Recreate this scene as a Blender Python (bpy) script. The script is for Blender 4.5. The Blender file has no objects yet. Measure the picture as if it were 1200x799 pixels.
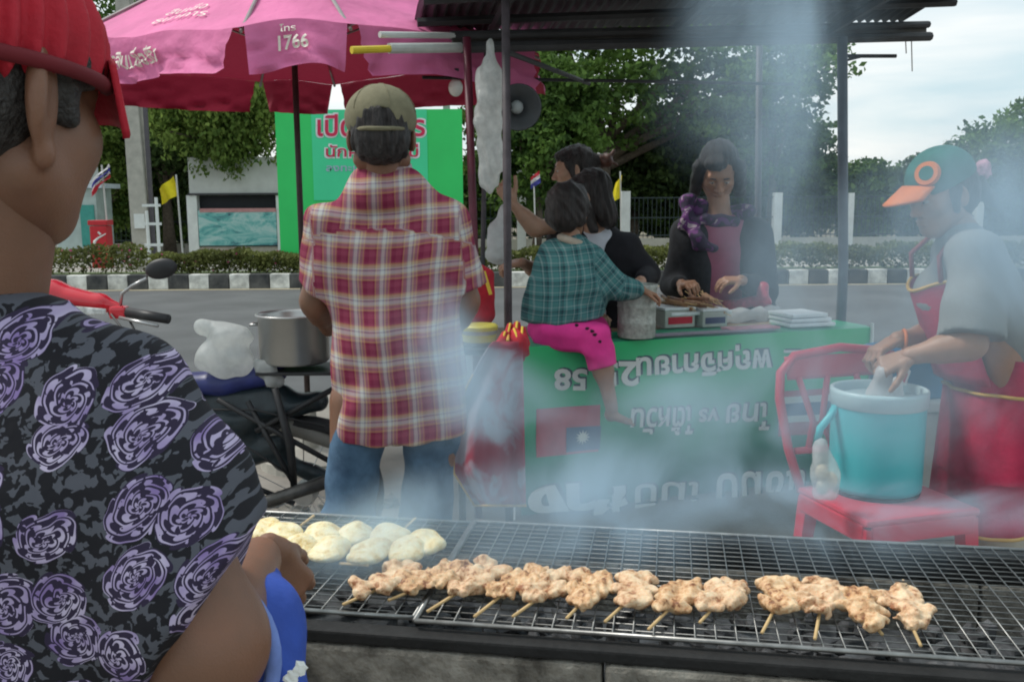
import bpy, bmesh, math, random
import numpy as np
from mathutils import Vector, Matrix, noise as mnoise
R = math.radians
random.seed(7); np.random.seed(7)
sc = bpy.context.scene
COL = sc.collection

# ------------------------------------------------------------------ camera
DENS = 1.65
CAMH = 1.35; FPX = 1100.0; PITCH = 8.5; ROLL = 0.35
cd = bpy.data.cameras.new("camera"); cam = bpy.data.objects.new("camera", cd); COL.objects.link(cam)
cd.sensor_width = 36.0; cd.lens = 36.0 * FPX / 1200.0; cd.clip_start = 0.05; cd.clip_end = 2000
CROT = Matrix.Rotation(R(90 - PITCH), 4, 'X') @ Matrix.Rotation(R(-ROLL), 4, 'Z')
cam.matrix_world = Matrix.Translation((0, 0, CAMH)) @ CROT
sc.camera = cam
CR3 = CROT.to_3x3()

def ray(u, v):
    return CR3 @ Vector(((u - 600) / FPX, -(v - 399.5) / FPX, -1.0))
def P(u, v, d):            # point seen at photo position u,v lying d metres ahead
    r = ray(u, v); return Vector((0, 0, CAMH)) + r * (d / r.y)
def PZ(u, v, z):           # point seen at u,v lying at height z
    r = ray(u, v); return Vector((0, 0, CAMH)) + r * ((z - CAMH) / r.z)
def PP(u, v, p0, n):       # point seen at u,v on a plane
    r = ray(u, v); c = Vector((0, 0, CAMH)); return c + r * ((p0 - c).dot(n) / r.dot(n))

# ------------------------------------------------------------------ world, sun, exposure
w = bpy.data.worlds.new("World"); sc.world = w; w.use_nodes = True
nt = w.node_tree; nt.nodes.clear()
SUN_EL = R(54); SUN_AZ = R(-75)      # azimuth measured from +Y towards +X
def N(t, ty, **kw):
    n = t.nodes.new(ty)
    for k, v in kw.items():
        if k.startswith('i_'):
            key = k[2:]
            key = int(key) if key.isdigit() else key.replace('_', ' ')
            n.inputs[key].default_value = v
        else: setattr(n, k, v)
    return n
def L(t, a, b): t.links.new(a, b)
sky = N(nt, 'ShaderNodeTexSky', sky_type='NISHITA', sun_disc=False, sun_elevation=SUN_EL, sun_rotation=SUN_AZ,
        air_density=1.2, dust_density=2.0, ozone_density=1.2)
out = N(nt, 'ShaderNodeOutputWorld'); bg = N(nt, 'ShaderNodeBackground', i_Strength=0.1)
tc = N(nt, 'ShaderNodeTexCoord')
mp = N(nt, 'ShaderNodeMapping'); mp.inputs['Scale'].default_value = (1.0, 1.0, 6.5)
L(nt, tc.outputs['Generated'], mp.inputs['Vector'])
nz = N(nt, 'ShaderNodeTexNoise', i_Scale=2.1, i_Detail=7.0, i_Roughness=0.52, i_Distortion=0.35)
L(nt, mp.outputs[0], nz.inputs['Vector'])
cr = N(nt, 'ShaderNodeValToRGB')
cr.color_ramp.elements[0].position = 0.40; cr.color_ramp.elements[0].color = (0.0, 0.0, 0.0, 1)
cr.color_ramp.elements[1].position = 0.62; cr.color_ramp.elements[1].color = (1, 1, 1, 1)
L(nt, nz.outputs['Fac'], cr.inputs['Fac'])
cm = N(nt, 'ShaderNodeMixRGB'); cm.inputs['Color1'].default_value = (4.7, 6.0, 6.5, 1); cm.inputs['Color2'].default_value = (7.6, 7.8, 7.7, 1)
L(nt, cr.outputs[0], cm.inputs['Fac'])
mx = N(nt, 'ShaderNodeMixRGB', i_Fac=0.85)
L(nt, sky.outputs[0], mx.inputs['Color1']); L(nt, cm.outputs[0], mx.inputs['Color2'])
L(nt, mx.outputs[0], bg.inputs['Color']); L(nt, bg.outputs[0], out.inputs['Surface'])

sd = bpy.data.lights.new("sun", 'SUN'); so = bpy.data.objects.new("sun", sd); COL.objects.link(so)
sd.energy = 2.0; sd.angle = R(14); sd.color = (1.0, 0.96, 0.9)
sdir = Vector((math.sin(SUN_AZ) * math.cos(SUN_EL), math.cos(SUN_AZ) * math.cos(SUN_EL), math.sin(SUN_EL)))
so.rotation_euler = sdir.to_track_quat('Z', 'Y').to_euler()
sc.view_settings.view_transform = 'Standard'; sc.view_settings.look = 'None'
sc.view_settings.exposure = 0.5; sc.view_settings.gamma = 1.0
sc.cycles.filter_width = 2.0
sc.cycles.volume_step_rate = 0.5; sc.cycles.volume_max_steps = 128
sc.cycles.max_bounces = 7; sc.cycles.transparent_max_bounces = 16; sc.cycles.volume_bounces = 1
sc.cycles.use_denoising = True

# ------------------------------------------------------------------ helpers
MATS = {}
def mat(name, col, rough=0.7, var=0.12, scale=12.0, bump=0.0, bscale=60.0, metal=0.0, spec=0.4, col2=None, transl=0.0, alpha=1.0, trans=0.0, sheen=0.0, coat=0.0, sss=0.0):
    if name in MATS: return MATS[name]
    m = bpy.data.materials.new(name); m.use_nodes = True; t = m.node_tree
    b = t.nodes['Principled BSDF']
    b.inputs['Roughness'].default_value = rough; b.inputs['Metallic'].default_value = metal
    b.inputs['Specular IOR Level'].default_value = spec
    b.inputs['Alpha'].default_value = alpha; b.inputs['Transmission Weight'].default_value = trans
    b.inputs['Sheen Weight'].default_value = sheen; b.inputs['Coat Weight'].default_value = coat
    if sss:
        b.inputs['Subsurface Weight'].default_value = sss; b.inputs['Subsurface Radius'].default_value = (0.01, 0.004, 0.002); b.inputs['Subsurface Scale'].default_value = 1.0
    c = N(t, 'ShaderNodeTexCoord')
    n = N(t, 'ShaderNodeTexNoise', i_Scale=scale, i_Detail=5.0, i_Roughness=0.6)
    L(t, c.outputs['Object'], n.inputs['Vector'])
    a = tuple(max(0, x * (1 - var)) for x in col[:3]) + (1,)
    z = (tuple(col2[:3]) + (1,)) if col2 else tuple(min(1, x * (1 + var)) for x in col[:3]) + (1,)
    r = N(t, 'ShaderNodeValToRGB'); r.color_ramp.elements[0].color = a; r.color_ramp.elements[1].color = z
    r.color_ramp.elements[0].position = 0.32; r.color_ramp.elements[1].position = 0.68
    L(t, n.outputs['Fac'], r.inputs['Fac']); L(t, r.outputs[0], b.inputs['Base Color'])
    if bump:
        n2 = N(t, 'ShaderNodeTexNoise', i_Scale=bscale, i_Detail=4.0)
        L(t, c.outputs['Object'], n2.inputs['Vector'])
        bp = N(t, 'ShaderNodeBump', i_Strength=bump, i_Distance=0.01)
        L(t, n2.outputs['Fac'], bp.inputs['Height']); L(t, bp.outputs[0], b.inputs['Normal'])
    if transl:
        tr = N(t, 'ShaderNodeBsdfTranslucent'); ms = N(t, 'ShaderNodeMixShader', i_Fac=transl)
        L(t, r.outputs[0], tr.inputs['Color'])
        o = t.nodes['Material Output']
        L(t, b.outputs[0], ms.inputs[1]); L(t, tr.outputs[0], ms.inputs[2]); L(t, ms.outputs[0], o.inputs['Surface'])
    MATS[name] = m
    return m

def link(o, parent=None):
    COL.objects.link(o)
    if parent is not None: o.parent = parent
    return o
def tag(o, label=None, cat=None, group=None, kind=None):
    if label: o['label'] = label
    if cat: o['category'] = cat
    if group: o['group'] = group
    if kind: o['kind'] = kind
    return o
def thing(name, label, cat, loc=(0, 0, 0), group=None):
    o = bpy.data.objects.new(name, None); COL.objects.link(o); o.location = loc; o.empty_display_size = 0.1
    return tag(o, label, cat, group)
def wl(parent):          # world location of a thing made with thing()
    v = Vector((0, 0, 0))
    while parent is not None:
        v = v + Vector(parent.location); parent = parent.parent
    return v
def raw(name, verts, faces, m, parent=None, smooth=False, loc=None):
    """mesh from world coordinates; origin at the parent"""
    me = bpy.data.meshes.new(name)
    V = np.asarray([tuple(v) for v in verts], dtype=float) if not isinstance(verts, np.ndarray) else verts
    off = np.array(wl(parent)) if parent is not None else np.array(loc if loc is not None else (0, 0, 0))
    V = V - off
    if isinstance(faces, np.ndarray):
        nf, k = faces.shape
        me.vertices.add(len(V)); me.vertices.foreach_set('co', V.astype(np.float32).ravel())
        me.loops.add(nf * k); me.loops.foreach_set('vertex_index', faces.astype(np.int32).ravel())
        me.polygons.add(nf); me.polygons.foreach_set('loop_start', np.arange(0, nf * k, k, dtype=np.int32))
        me.polygons.foreach_set('loop_total', np.full(nf, k, dtype=np.int32))
        me.update(calc_edges=True)
    else:
        me.from_pydata([tuple(v) for v in V], [], faces); me.update()
    if smooth: me.polygons.foreach_set('use_smooth', [True] * len(me.polygons))
    if m: me.materials.append(m)
    o = bpy.data.objects.new(name, me)
    if parent is None: o.location = tuple(off)
    return link(o, parent)

class MB:
    """collects shapes for ONE mesh object (world coordinates)"""
    def __init__(s): s.v = []; s.f = []
    def add(s, vs, fs):
        n = len(s.v); s.v += [Vector(v) for v in vs]; s.f += [tuple(i + n for i in f) for f in fs]; return s
    def box(s, c, size, rot=None, bev=0.0):
        hx, hy, hz = [q / 2 for q in size]; c = Vector(c)
        if bev <= 0:
            vs = [Vector((x, y, z)) for x in (-hx, hx) for y in (-hy, hy) for z in (-hz, hz)]
            fs = [(0, 1, 3, 2), (4, 6, 7, 5), (0, 4, 5, 1), (2, 3, 7, 6), (0, 2, 6, 4), (1, 5, 7, 3)]
        else:
            bm = bmesh.new(); bmesh.ops.create_cube(bm, size=1.0)
            for v in bm.verts: v.co = Vector((v.co.x * size[0], v.co.y * size[1], v.co.z * size[2]))
            bmesh.ops.bevel(bm, geom=bm.edges[:], offset=min(bev, 0.49 * min(size)), segments=2, affect='EDGES', profile=0.6)
            vs = [v.co.copy() for v in bm.verts]; bm.verts.index_update()
            fs = [tuple(v.index for v in f.verts) for f in bm.faces]; bm.free()
        if rot is not None: vs = [rot @ v for v in vs]
        return s.add([v + c for v in vs], fs)
    def tube(s, pts, r, n=8, cap=True, flat=None):
        pts = [Vector(p) for p in pts]; rs = r if isinstance(r, (list, tuple)) else [r] * len(pts)
        rings = []; prev = None
        for i, p in enumerate(pts):
            d = (pts[min(i + 1, len(pts) - 1)] - pts[max(i - 1, 0)]).normalized()
            if prev is None:
                a = Vector((0, 0, 1)) if abs(d.z) < 0.9 else Vector((1, 0, 0))
                x = d.cross(a).normalized()
            else: x = (prev - d * prev.dot(d)).normalized()
            prev = x; y = d.cross(x)
            rings.append([p + (x * math.cos(2 * math.pi * k / n) + y * math.sin(2 * math.pi * k / n)) * rs[i] for k in range(n)])
        vs = [v for rg in rings for v in rg]; fs = []
        for i in range(len(rings) - 1):
            for k in range(n):
                a = i * n + k; b = i * n + (k + 1) % n
                fs.append((a, b, b + n, a + n))
        if cap: fs.append(tuple(range(n))[::-1]); fs.append(tuple((len(rings) - 1) * n + k for k in range(n)))
        return s.add(vs, fs)
    def lathe(s, c, prof, n=32, axis=Vector((0, 0, 1)), cap=True):
        q = Vector((0, 0, 1)).rotation_difference(Vector(axis)); c = Vector(c); vs = []; fs = []
        for (r, z) in prof:
            for k in range(n): vs.append(c + q @ Vector((r * math.cos(2 * math.pi * k / n), r * math.sin(2 * math.pi * k / n), z)))
        for i in range(len(prof) - 1):
            for k in range(n):
                a = i * n + k; b = i * n + (k + 1) % n; fs.append((a, b, b + n, a + n))
        if cap: fs.append(tuple(range(n))[::-1]); fs.append(tuple((len(prof) - 1) * n + k for k in range(n)))
        return s.add(vs, fs)
    def ell(s, c, rad, nu=16, nv=10, rot=None, wob=0.0, seed=0):
        vs = []; fs = []; c = Vector(c)
        for j in range(nv + 1):
            th = math.pi * j / nv
            for i in range(nu):
                ph = 2 * math.pi * i / nu
                d = Vector((math.sin(th) * math.cos(ph), math.sin(th) * math.sin(ph), math.cos(th)))
                k = 1 + wob * mnoise.noise(d * 1.8 + Vector((seed * 7.3, seed * 1.7, 0)))
                v = Vector((d.x * rad[0], d.y * rad[1], d.z * rad[2])) * k
                vs.append(c + (rot @ v if rot is not None else v))
        for j in range(nv):
            for i in range(nu):
                a = j * nu + i; b = j * nu + (i + 1) % nu
                fs.append((a, a + nu, b + nu, b))
        return s.add(vs, fs)
    def grid(s, fn, nu, nv, thick=None):
        vs = [fn(i / nu, j / nv) for j in range(nv + 1) for i in range(nu + 1)]
        fs = [(j * (nu + 1) + i, j * (nu + 1) + i + 1, (j + 1) * (nu + 1) + i + 1, (j + 1) * (nu + 1) + i) for j in range(nv) for i in range(nu)]
        return s.add(vs, fs)
    def build(s, name, m, parent=None, smooth=False, loc=None, solid=0.0):
        o = raw(name, s.v, s.f, m, parent, smooth, loc)
        if solid:
            md = o.modifiers.new('thickness', 'SOLIDIFY'); md.thickness = solid; md.offset = 0
        return o

def dupe(o, name=None, parent=None, delta=(0, 0, 0)):
    c = o.copy(); COL.objects.link(c); c.parent = parent if parent is not None else o.parent
    c.location = Vector(c.location) + Vector(delta)
    return c
def copy_tree(o, parent=None):
    c = o.copy(); COL.objects.link(c); c.parent = parent
    for ch in list(o.children): copy_tree(ch, c)
    return c

def text_quad(name, body, LLp, LRp, ULp, URp, m, parent=None, bold=0.0, thick=0.004, warp=None, sub=False):
    """lettering fitted to the quad spanned by four world points in reading order"""
    cu = bpy.data.curves.new(name, 'FONT'); cu.body = body; cu.size = 1.0; cu.offset = bold; cu.extrude = 0.0; cu.resolution_u = 3
    to = bpy.data.objects.new(name, cu); COL.objects.link(to)
    dg = bpy.context.evaluated_depsgraph_get(); dg.update()
    me = bpy.data.meshes.new_from_object(to.evaluated_get(dg)); bpy.data.objects.remove(to)
    n = len(me.vertices); co = np.zeros(n * 3); me.vertices.foreach_get('co', co); co = co.reshape(-1, 3)
    mn = co.min(0); mxx = co.max(0); q = (co - mn) / np.maximum(mxx - mn, 1e-6)
    A, B, C, D = [np.array(p) for p in (LLp, LRp, ULp, URp)]
    x = q[:, :1]; y = q[:, 1:2]
    W = A * (1 - x) * (1 - y) + B * x * (1 - y) + C * (1 - x) * y + D * x * y
    if warp: W = warp(W)
    fs = [tuple(p.vertices) for p in me.polygons]
    par = list(range(n))                    # overlapping marks get their own tiny depth so they never lie in one plane
    def root(i):
        while par[i] != i: par[i] = par[par[i]]; i = par[i]
        return i
    for f in fs:
        for j in f[1:]: par[root(j)] = root(f[0])
    nn = np.cross(B - A, C - A); nn = nn / max(np.linalg.norm(nn), 1e-9)
    ids = {}
    W = W + nn * np.array([0.0004 * (ids.setdefault(root(i), len(ids)) % 5) for i in range(n)])[:, None]
    bpy.data.meshes.remove(me)
    o = raw(name, W, fs, m, parent)
    return o

# ------------------------------------------------------------------ implicit surfaces (continuous bodies and clothes)
def V3(p): return np.array(tuple(p), dtype=float)
def cap(a, b, ra, rb=None, k=0.03, flat=None, cuts=None):
    return dict(t='c', a=V3(a), b=V3(b), ra=ra, rb=ra if rb is None else rb, k=k, flat=flat, cuts=cuts)
def ell(c, rad, fr=None, k=0.02, sub=False, cuts=None):
    return dict(t='e', c=V3(c), r=np.array(rad, dtype=float), M=np.array(fr) if fr is not None else np.eye(3), k=k, sub=sub, cuts=cuts)
def field(prims, X, Y, Z, h, org):
    F = np.full(X.shape, 0.2)
    nx, ny, nz_ = X.shape
    for p in prims:
        if p['t'] == 'c':
            r = max(p['ra'], p['rb']) + p['k'] + 3 * h
            lo = np.minimum(p['a'], p['b']) - r; hi = np.maximum(p['a'], p['b']) + r
        else:
            r = max(p['r']) + p['k'] + 3 * h; lo = p['c'] - r; hi = p['c'] + r
        i0 = np.maximum(((lo - org) / h).astype(int), 0); i1 = np.minimum(((hi - org) / h).astype(int) + 2, [nx, ny, nz_])
        if np.any(i1 <= i0): continue
        s = tuple(slice(a, b) for a, b in zip(i0, i1))
        Q = np.stack([X[s], Y[s], Z[s]], -1)
        if p['t'] == 'c':
            if p['flat'] is not None:
                n, f = V3(p['flat'][0]), p['flat'][1]
                mid = p['a']; Qf = Q + ((Q - mid) @ n)[..., None] * n * (1 / f - 1)
                a = p['a']; b = p['b'] + n * ((p['b'] - mid) @ n) * (1 / f - 1)
            else: Qf = Q; a = p['a']; b = p['b']
            ab = b - a; t = np.clip(((Qf - a) @ ab) / max(ab @ ab, 1e-9), 0, 1)
            D = np.linalg.norm(Qf - a - t[..., None] * ab, axis=-1) - (p['ra'] + (p['rb'] - p['ra']) * t)
        else:
            q = (Q - p['c']) @ p['M']          # columns of M are the local axes
            k0 = np.linalg.norm(q / p['r'], axis=-1); k1 = np.linalg.norm(q / (p['r'] ** 2), axis=-1)
            D = k0 * (k0 - 1) / np.maximum(k1, 1e-6)
        if p.get('cuts'):
            for (pt, n) in p['cuts']: D = np.maximum(D, (Q - V3(pt)) @ V3(n))
        k = max(p['k'], 1e-4); G = F[s]
        if p.get('sub'):
            D = -D; hh = np.clip(0.5 - 0.5 * (D - G) / k, 0, 1)
            F[s] = D * (1 - hh) + G * hh + k * hh * (1 - hh)
        else:
            hh = np.clip(0.5 + 0.5 * (G - D) / k, 0, 1)
            F[s] = G * (1 - hh) + D * hh - k * hh * (1 - hh)
    return F
def surfnet(F, org, h):
    S = F < 0
    nx, ny, nz_ = F.shape
    c = np.zeros((nx - 1, ny - 1, nz_ - 1), dtype=int)
    for i in (0, 1):
        for j in (0, 1):
            for k in (0, 1): c += S[i:nx - 1 + i, j:ny - 1 + j, k:nz_ - 1 + k]
    act = (c > 0) & (c < 8)
    idx = np.full(act.shape, -1); idx[act] = np.arange(act.sum())
    I = np.argwhere(act); acc = np.zeros((len(I), 3)); cnt = np.zeros(len(I))
    corners = [(0, 0, 0), (1, 0, 0), (0, 1, 0), (1, 1, 0), (0, 0, 1), (1, 0, 1), (0, 1, 1), (1, 1, 1)]
    vals = [F[I[:, 0] + a, I[:, 1] + b, I[:, 2] + d] for a, b, d in corners]
    for e0 in range(8):
        for e1 in range(e0 + 1, 8):
            A = np.array(corners[e0]); B = np.array(corners[e1])
            if abs(A - B).sum() != 1: continue
            f0, f1 = vals[e0], vals[e1]; x = (f0 < 0) != (f1 < 0)
            t = np.where(x, f0 / np.where(x, f0 - f1, 1), 0)
            acc += np.where(x[:, None], A + t[:, None] * (B - A), 0); cnt += x
    V = org + (I + acc / cnt[:, None]) * h
    faces = []
    for ax in range(3):
        s0 = [slice(1, -1)] * 3; s1 = [slice(1, -1)] * 3
        s0[ax] = slice(0, -1); s1[ax] = slice(1, None)
        a = S[tuple(s0)]; b = S[tuple(s1)]
        E = np.argwhere(a != b)
        if len(E) == 0: continue
        up = a[tuple(E.T)]
        g = E.copy()
        for q in range(3):
            if q != ax: g[:, q] += 1
        u, v = [(1, 2), (2, 0), (0, 1)][ax]
        def cell(du, dv):
            z = g.copy(); z[:, u] += du; z[:, v] += dv
            return idx[tuple(z.T)]
        f = np.stack([cell(-1, -1), cell(0, -1), cell(0, 0), cell(-1, 0)], -1)
        f[~up] = f[~up][:, ::-1]
        faces.append(f)
    fs = np.concatenate(faces); fs = fs[(fs >= 0).all(1)]
    return V, fs
def sdf(prims, h=0.01, disp=None):
    los = []; his = []
    for p in prims:
        if p.get('sub'): continue
        if p['t'] == 'c':
            r = max(p['ra'], p['rb']); los.append(np.minimum(p['a'], p['b']) - r); his.append(np.maximum(p['a'], p['b']) + r)
        else: r = max(p['r']); los.append(p['c'] - r); his.append(p['c'] + r)
    org = np.min(los, 0) - 4 * h - 0.01; hi = np.max(his, 0) + 4 * h + 0.01
    n = ((hi - org) / h).astype(int) + 1
    X, Y, Z = np.meshgrid(*[org[i] + np.arange(n[i]) * h for i in range(3)], indexing='ij')
    F = field(prims, X, Y, Z, h, org)
    if disp is not None:
        near = np.abs(F) < 0.04
        Q = np.stack([X[near], Y[near], Z[near]], -1); F[near] += disp(Q)
    F[0] = F[-1] = 1; F[:, 0] = F[:, -1] = 1; F[:, :, 0] = F[:, :, -1] = 1
    return surfnet(F, org, h)
def folds(amp, freq, seed=0, dirs=None, n=5):
    rg = np.random.RandomState(seed)
    D = []
    for i in range(n):
        d = rg.normal(size=3) if dirs is None else np.array(dirs[i % len(dirs)]) + rg.normal(size=3) * 0.25
        d /= np.linalg.norm(d); D.append((d * freq * rg.uniform(0.6, 1.7), rg.uniform(0, 6.28), rg.uniform(0.4, 1.0)))
    def f(Q):
        wv = 0.5 * np.sin(Q @ (np.array([7.1, 5.3, 6.7])) + seed) + 0.4 * np.sin(Q @ np.array([-11.0, 9.0, 13.0]))
        o = 0
        for d, ph, a in D: o = o + a * np.sin(Q @ d + ph + 2.2 * wv)
        return amp * o / n ** 0.5
    return f
def blob(name, parts, m, parent, attr=None):
    """parts: list of (prims, h, disp); all become one mesh object"""
    VV = []; FF = []; off = 0
    for pr, h, dp in parts:
        V, F = sdf(pr, h, dp); VV.append(V); FF.append(F + off); off += len(V)
    V = np.concatenate(VV); F = np.concatenate(FF)
    o = raw(name, V, F, m, parent, smooth=True)
    if attr is not None:
        uvw = attr(V); a = o.data.attributes.new('cloth', 'FLOAT_VECTOR', 'POINT'); a.data.foreach_set('vector', uvw.astype(np.float32).ravel())
    return o

def frame(fwd, up=(0, 0, 1)):
    f = Vector(fwd).normalized(); u = Vector(up); r = f.cross(u).normalized(); u = r.cross(f).normalized()
    return r, f, u
def fmat(r, f, u): return np.array([[r[i], f[i], u[i]] for i in range(3)])
def head_prims(c, fwd, up=(0, 0, 1), s=1.0, ears=True, sockets=True):
    r, f, u = frame(fwd, up); M = fmat(r, f, u); c = Vector(c)
    def q(x, y, z): return c + (r * x + f * y + u * z) * s
    pr = [ell(q(0, -.012, .038), (.073 * s, .092 * s, .082 * s), M, 0.01),
          ell(q(0, .022, -.022), (.060 * s, .066 * s, .088 * s), M, 0.03 * s),
          ell(q(0, .052, -.088), (.030 * s, .028 * s, .024 * s), M, 0.03 * s),
          cap(q(-.055, .0, -.055), q(-.02, .05, -.09), .02 * s, .018 * s, k=.03 * s), cap(q(.055, .0, -.055), q(.02, .05, -.09), .02 * s, .018 * s, k=.03 * s),
          ell(q(.043, .052, -.018), (.022 * s, .024 * s, .022 * s), M, 0.02 * s), ell(q(-.043, .052, -.018), (.022 * s, .024 * s, .022 * s), M, 0.02 * s),
          cap(q(-.04, .074, .028), q(.04, .074, .028), .012 * s, k=.02 * s)]
    if sockets:
        pr += [ell(q(.032, .096, .006), (.019 * s, .017 * s, .013 * s), M, .012 * s, sub=True), ell(q(-.032, .096, .006), (.019 * s, .017 * s, .013 * s), M, .012 * s, sub=True),
               *[ell(q(x_, .0745, z_), (.0165 * s, .0125 * s, r_ * s), M, .004) for x_ in (.032, -.032) for z_, r_ in ((.0155, .0095), (-.0045, .0075))]]
    pr += [cap(q(0, .082, .012), q(0, .103, -.026), .0075 * s, .012 * s, k=.012 * s),
           ell(q(.012, .092, -.031), (.009 * s, .010 * s, .008 * s), M, .008 * s), ell(q(-.012, .092, -.031), (.009 * s, .010 * s, .008 * s), M, .008 * s),
           ell(q(0, .084, -.054), (.023 * s, .012 * s, .0065 * s), M, .006 * s), ell(q(0, .083, -.066), (.020 * s, .012 * s, .0075 * s), M, .006 * s)]
    if ears:
        for sx in (-1, 1):
            e = Matrix.Rotation(0.35 * sx, 3, u)
            rr = e @ r; ff = e @ f; Me = fmat(rr, ff, u)
            pr += [ell(q(sx * .081, -.012, -.004), (.008 * s, .019 * s, .033 * s), Me, .010 * s), ell(q(sx * .0885, -.009, .004), (.006 * s, .010 * s, .019 * s), Me, .005 * s, sub=True)]
    return pr, q
def hand_prims(wr, fd, nd, side=1, s=1.0, curl=(25, 35, 25), spread=0.12, thumb=(0.7, 0.6, 0.35)):
    """fd finger direction, nd back-of-hand normal, side +1 puts the thumb on fd x nd"""
    wr = Vector(wr); fd = Vector(fd).normalized(); nd = (Vector(nd) - fd * Vector(nd).dot(fd)).normalized(); lat = fd.cross(nd) * side
    pr = []
    for o, ln in ((.027, .083), (.009, .086), (-.009, .082), (-.026, .075)):
        pr.append(cap(wr + lat * o * .6 * s, wr + (lat * o + fd * ln) * s, .0135 * s, .0115 * s, k=.010))
    for o, ln, fl, sp in ((.027, .083, .070, 1.2), (.009, .086, .078, .3), (-.009, .082, .073, -.4), (-.026, .075, .057, -1.3)):
        p = wr + (lat * o + fd * ln) * s; d = (fd + lat * spread * sp).normalized(); rr = .0095 * s
        ax = d.cross(nd).normalized()
        for j, (fr, cu) in enumerate(zip((.45, .31, .24), curl)):
            d = Matrix.Rotation(R(-cu), 3, ax) @ d
            if (d.dot(nd) > 0 and cu > 5 and j == 0): d = Matrix.Rotation(R(2 * cu), 3, ax) @ d; ax = -ax
            e = p + d * fl * fr * s; pr.append(cap(p, e, rr, rr * .9, k=.004)); p = e; rr *= .9
    p = wr + (lat * .022 + fd * .02) * s; d = (fd * thumb[0] + lat * thumb[1] - nd * thumb[2]).normalized()
    pr.append(cap(p, p + d * .045 * s, .014 * s, .011 * s, k=.012)); p = p + d * .045 * s
    d = (d + fd * .5 - nd * .2).normalized(); pr.append(cap(p, p + d * .030 * s, .0105 * s, .0095 * s, k=.004)); p = p + d * .03 * s
    d = (d + fd * .3 - nd * .2).normalized(); pr.append(cap(p, p + d * .024 * s, .0095 * s, .0075 * s, k=.004))
    return pr
def lerp(a, b, t): return Vector(a) * (1 - t) + Vector(b) * t
def torso_prims(shL, shR, hipL, hipR, s=1.0, add=0.0, fl=0.72, nrm=None, k=0.05, belly=0.0, cuts=None):
    """thick trunk from shoulders to hips"""
    n = nrm if nrm is not None else (shR - shL).cross(lerp(shL, shR, .5) - lerp(hipL, hipR, .5)).normalized()
    pr = []
    m0 = lerp(shL, shR, .5); m1 = lerp(hipL, hipR, .5)
    for t in (.18, .5, .82):
        a = lerp(shL, shR, t); b = lerp(hipL, hipR, .12 + .76 * t)
        a = a + (m1 - m0).normalized() * (.10 if t != .5 else .06) * s
        pr.append(cap(a, b, (.122 * s + add), (.115 * s + add), k=k, flat=(n, fl), cuts=cuts))
    pr.append(cap(lerp(shL, shR, .06), lerp(shL, shR, .94), .052 * s + add, k=k, cuts=cuts))
    nk = m0 + (m0 - m1).normalized() * .05 * s
    pr.append(cap(lerp(shL, shR, .15), nk, .042 * s + add, .045 * s + add, k=k, cuts=cuts)); pr.append(cap(lerp(shL, shR, .85), nk, .042 * s + add, .045 * s + add, k=k, cuts=cuts))
    return pr
def limb(a, b, c, r0, r1, r2, k=0.03, bulge=True):
    a, b, c = Vector(a), Vector(b), Vector(c)
    pr = [cap(a, b, r0, r1, k=k), cap(b, c, r1, r2, k=k)]
    if bulge: pr.append(cap(lerp(b, c, .15), lerp(b, c, .45), r1 * 1.06, r1 * .95, k=k))
    return pr
def skin_mat(name, col): return mat(name, col, rough=.46, var=.14, scale=11, bump=.12, bscale=420, spec=.45, sss=.10, col2=(col[0] * 1.16, col[1] * 1.06, col[2] * 1.02))
# ------------------------------------------------------------------ the setting
ROADZ = -0.12
def road_mat():
    m = mat('asphalt', (.090, .093, .095), rough=.85, var=.22, scale=.9, bump=.35, bscale=90)
    return m
M_asph = road_mat()
M_pave = mat('pavement_concrete', (.22, .205, .18), rough=.9, var=.22, scale=3.0, bump=.4, bscale=40)
M_grass = mat('verge_grass', (.07, .10, .035), rough=.95, var=.35, scale=4)
M_soil = mat('ground_soil', (.16, .14, .10), rough=.95, var=.25, scale=.8)
kL = PZ(225, 339, ROADZ); kR = PZ(1030, 332.5, ROADZ); kd = (kR - kL); kd.z = 0; kd.normalize(); kn = Vector((-kd.y, kd.x, 0))
def K(s, o, z): return Vector((kL.x, kL.y, 0)) + kd * s + kn * o + Vector((0, 0, z))
def strip(name, o0, o1, z, m, s0=-60, s1=90, kind='structure', parent=None):
    mb = MB(); mb.grid(lambda a, b: K(s0 + (s1 - s0) * a, o0 + (o1 - o0) * b, z), 30, 4)
    return tag(mb.build(name, m, parent), kind=kind)
mb = MB(); mb.grid(lambda a, b: Vector((-900 + 1800 * a, -60 + 1500 * b, -0.16)), 20, 20); tag(mb.build('ground', M_soil), kind='structure')
strip('road', -9.6, 0, ROADZ, M_asph)
# near pavement as real slab with its kerb
mb = MB(); a = K(-60, -9.6, 0); b = K(90, -9.6, 0)
mb.add([Vector((-70, -20, 0)), Vector((100, -20, 0)), b, a, a + Vector((0, 0, -.15)), b + Vector((0, 0, -.15))], [(0, 1, 2, 3), (3, 2, 5, 4)])
tag(mb.build('pavement', M_pave), kind='structure')
strip('gutter', -.22, 0, ROADZ + .004, mat('gutter_concrete', (.33, .29, .20), rough=.9, var=.2, scale=5))
strip('verge', .2, 1.2, .10, M_grass)
strip('far_pavement', 1.2, 7.6, .06, mat('far_paving', (.30, .29, .26), rough=.9, var=.15, scale=1.0))
kerb = thing('kerb', None, None); kerb.location = K(0, 0, 0); tag(kerb, kind='structure')
M_kw = mat('kerb_white_paint', (.60, .60, .56), rough=.75, var=.45, scale=5); M_kb = mat('kerb_black_paint', (.04, .043, .047), rough=.7, var=.3, scale=5, col2=(.11, .11, .105))
bl = 0.345
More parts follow.
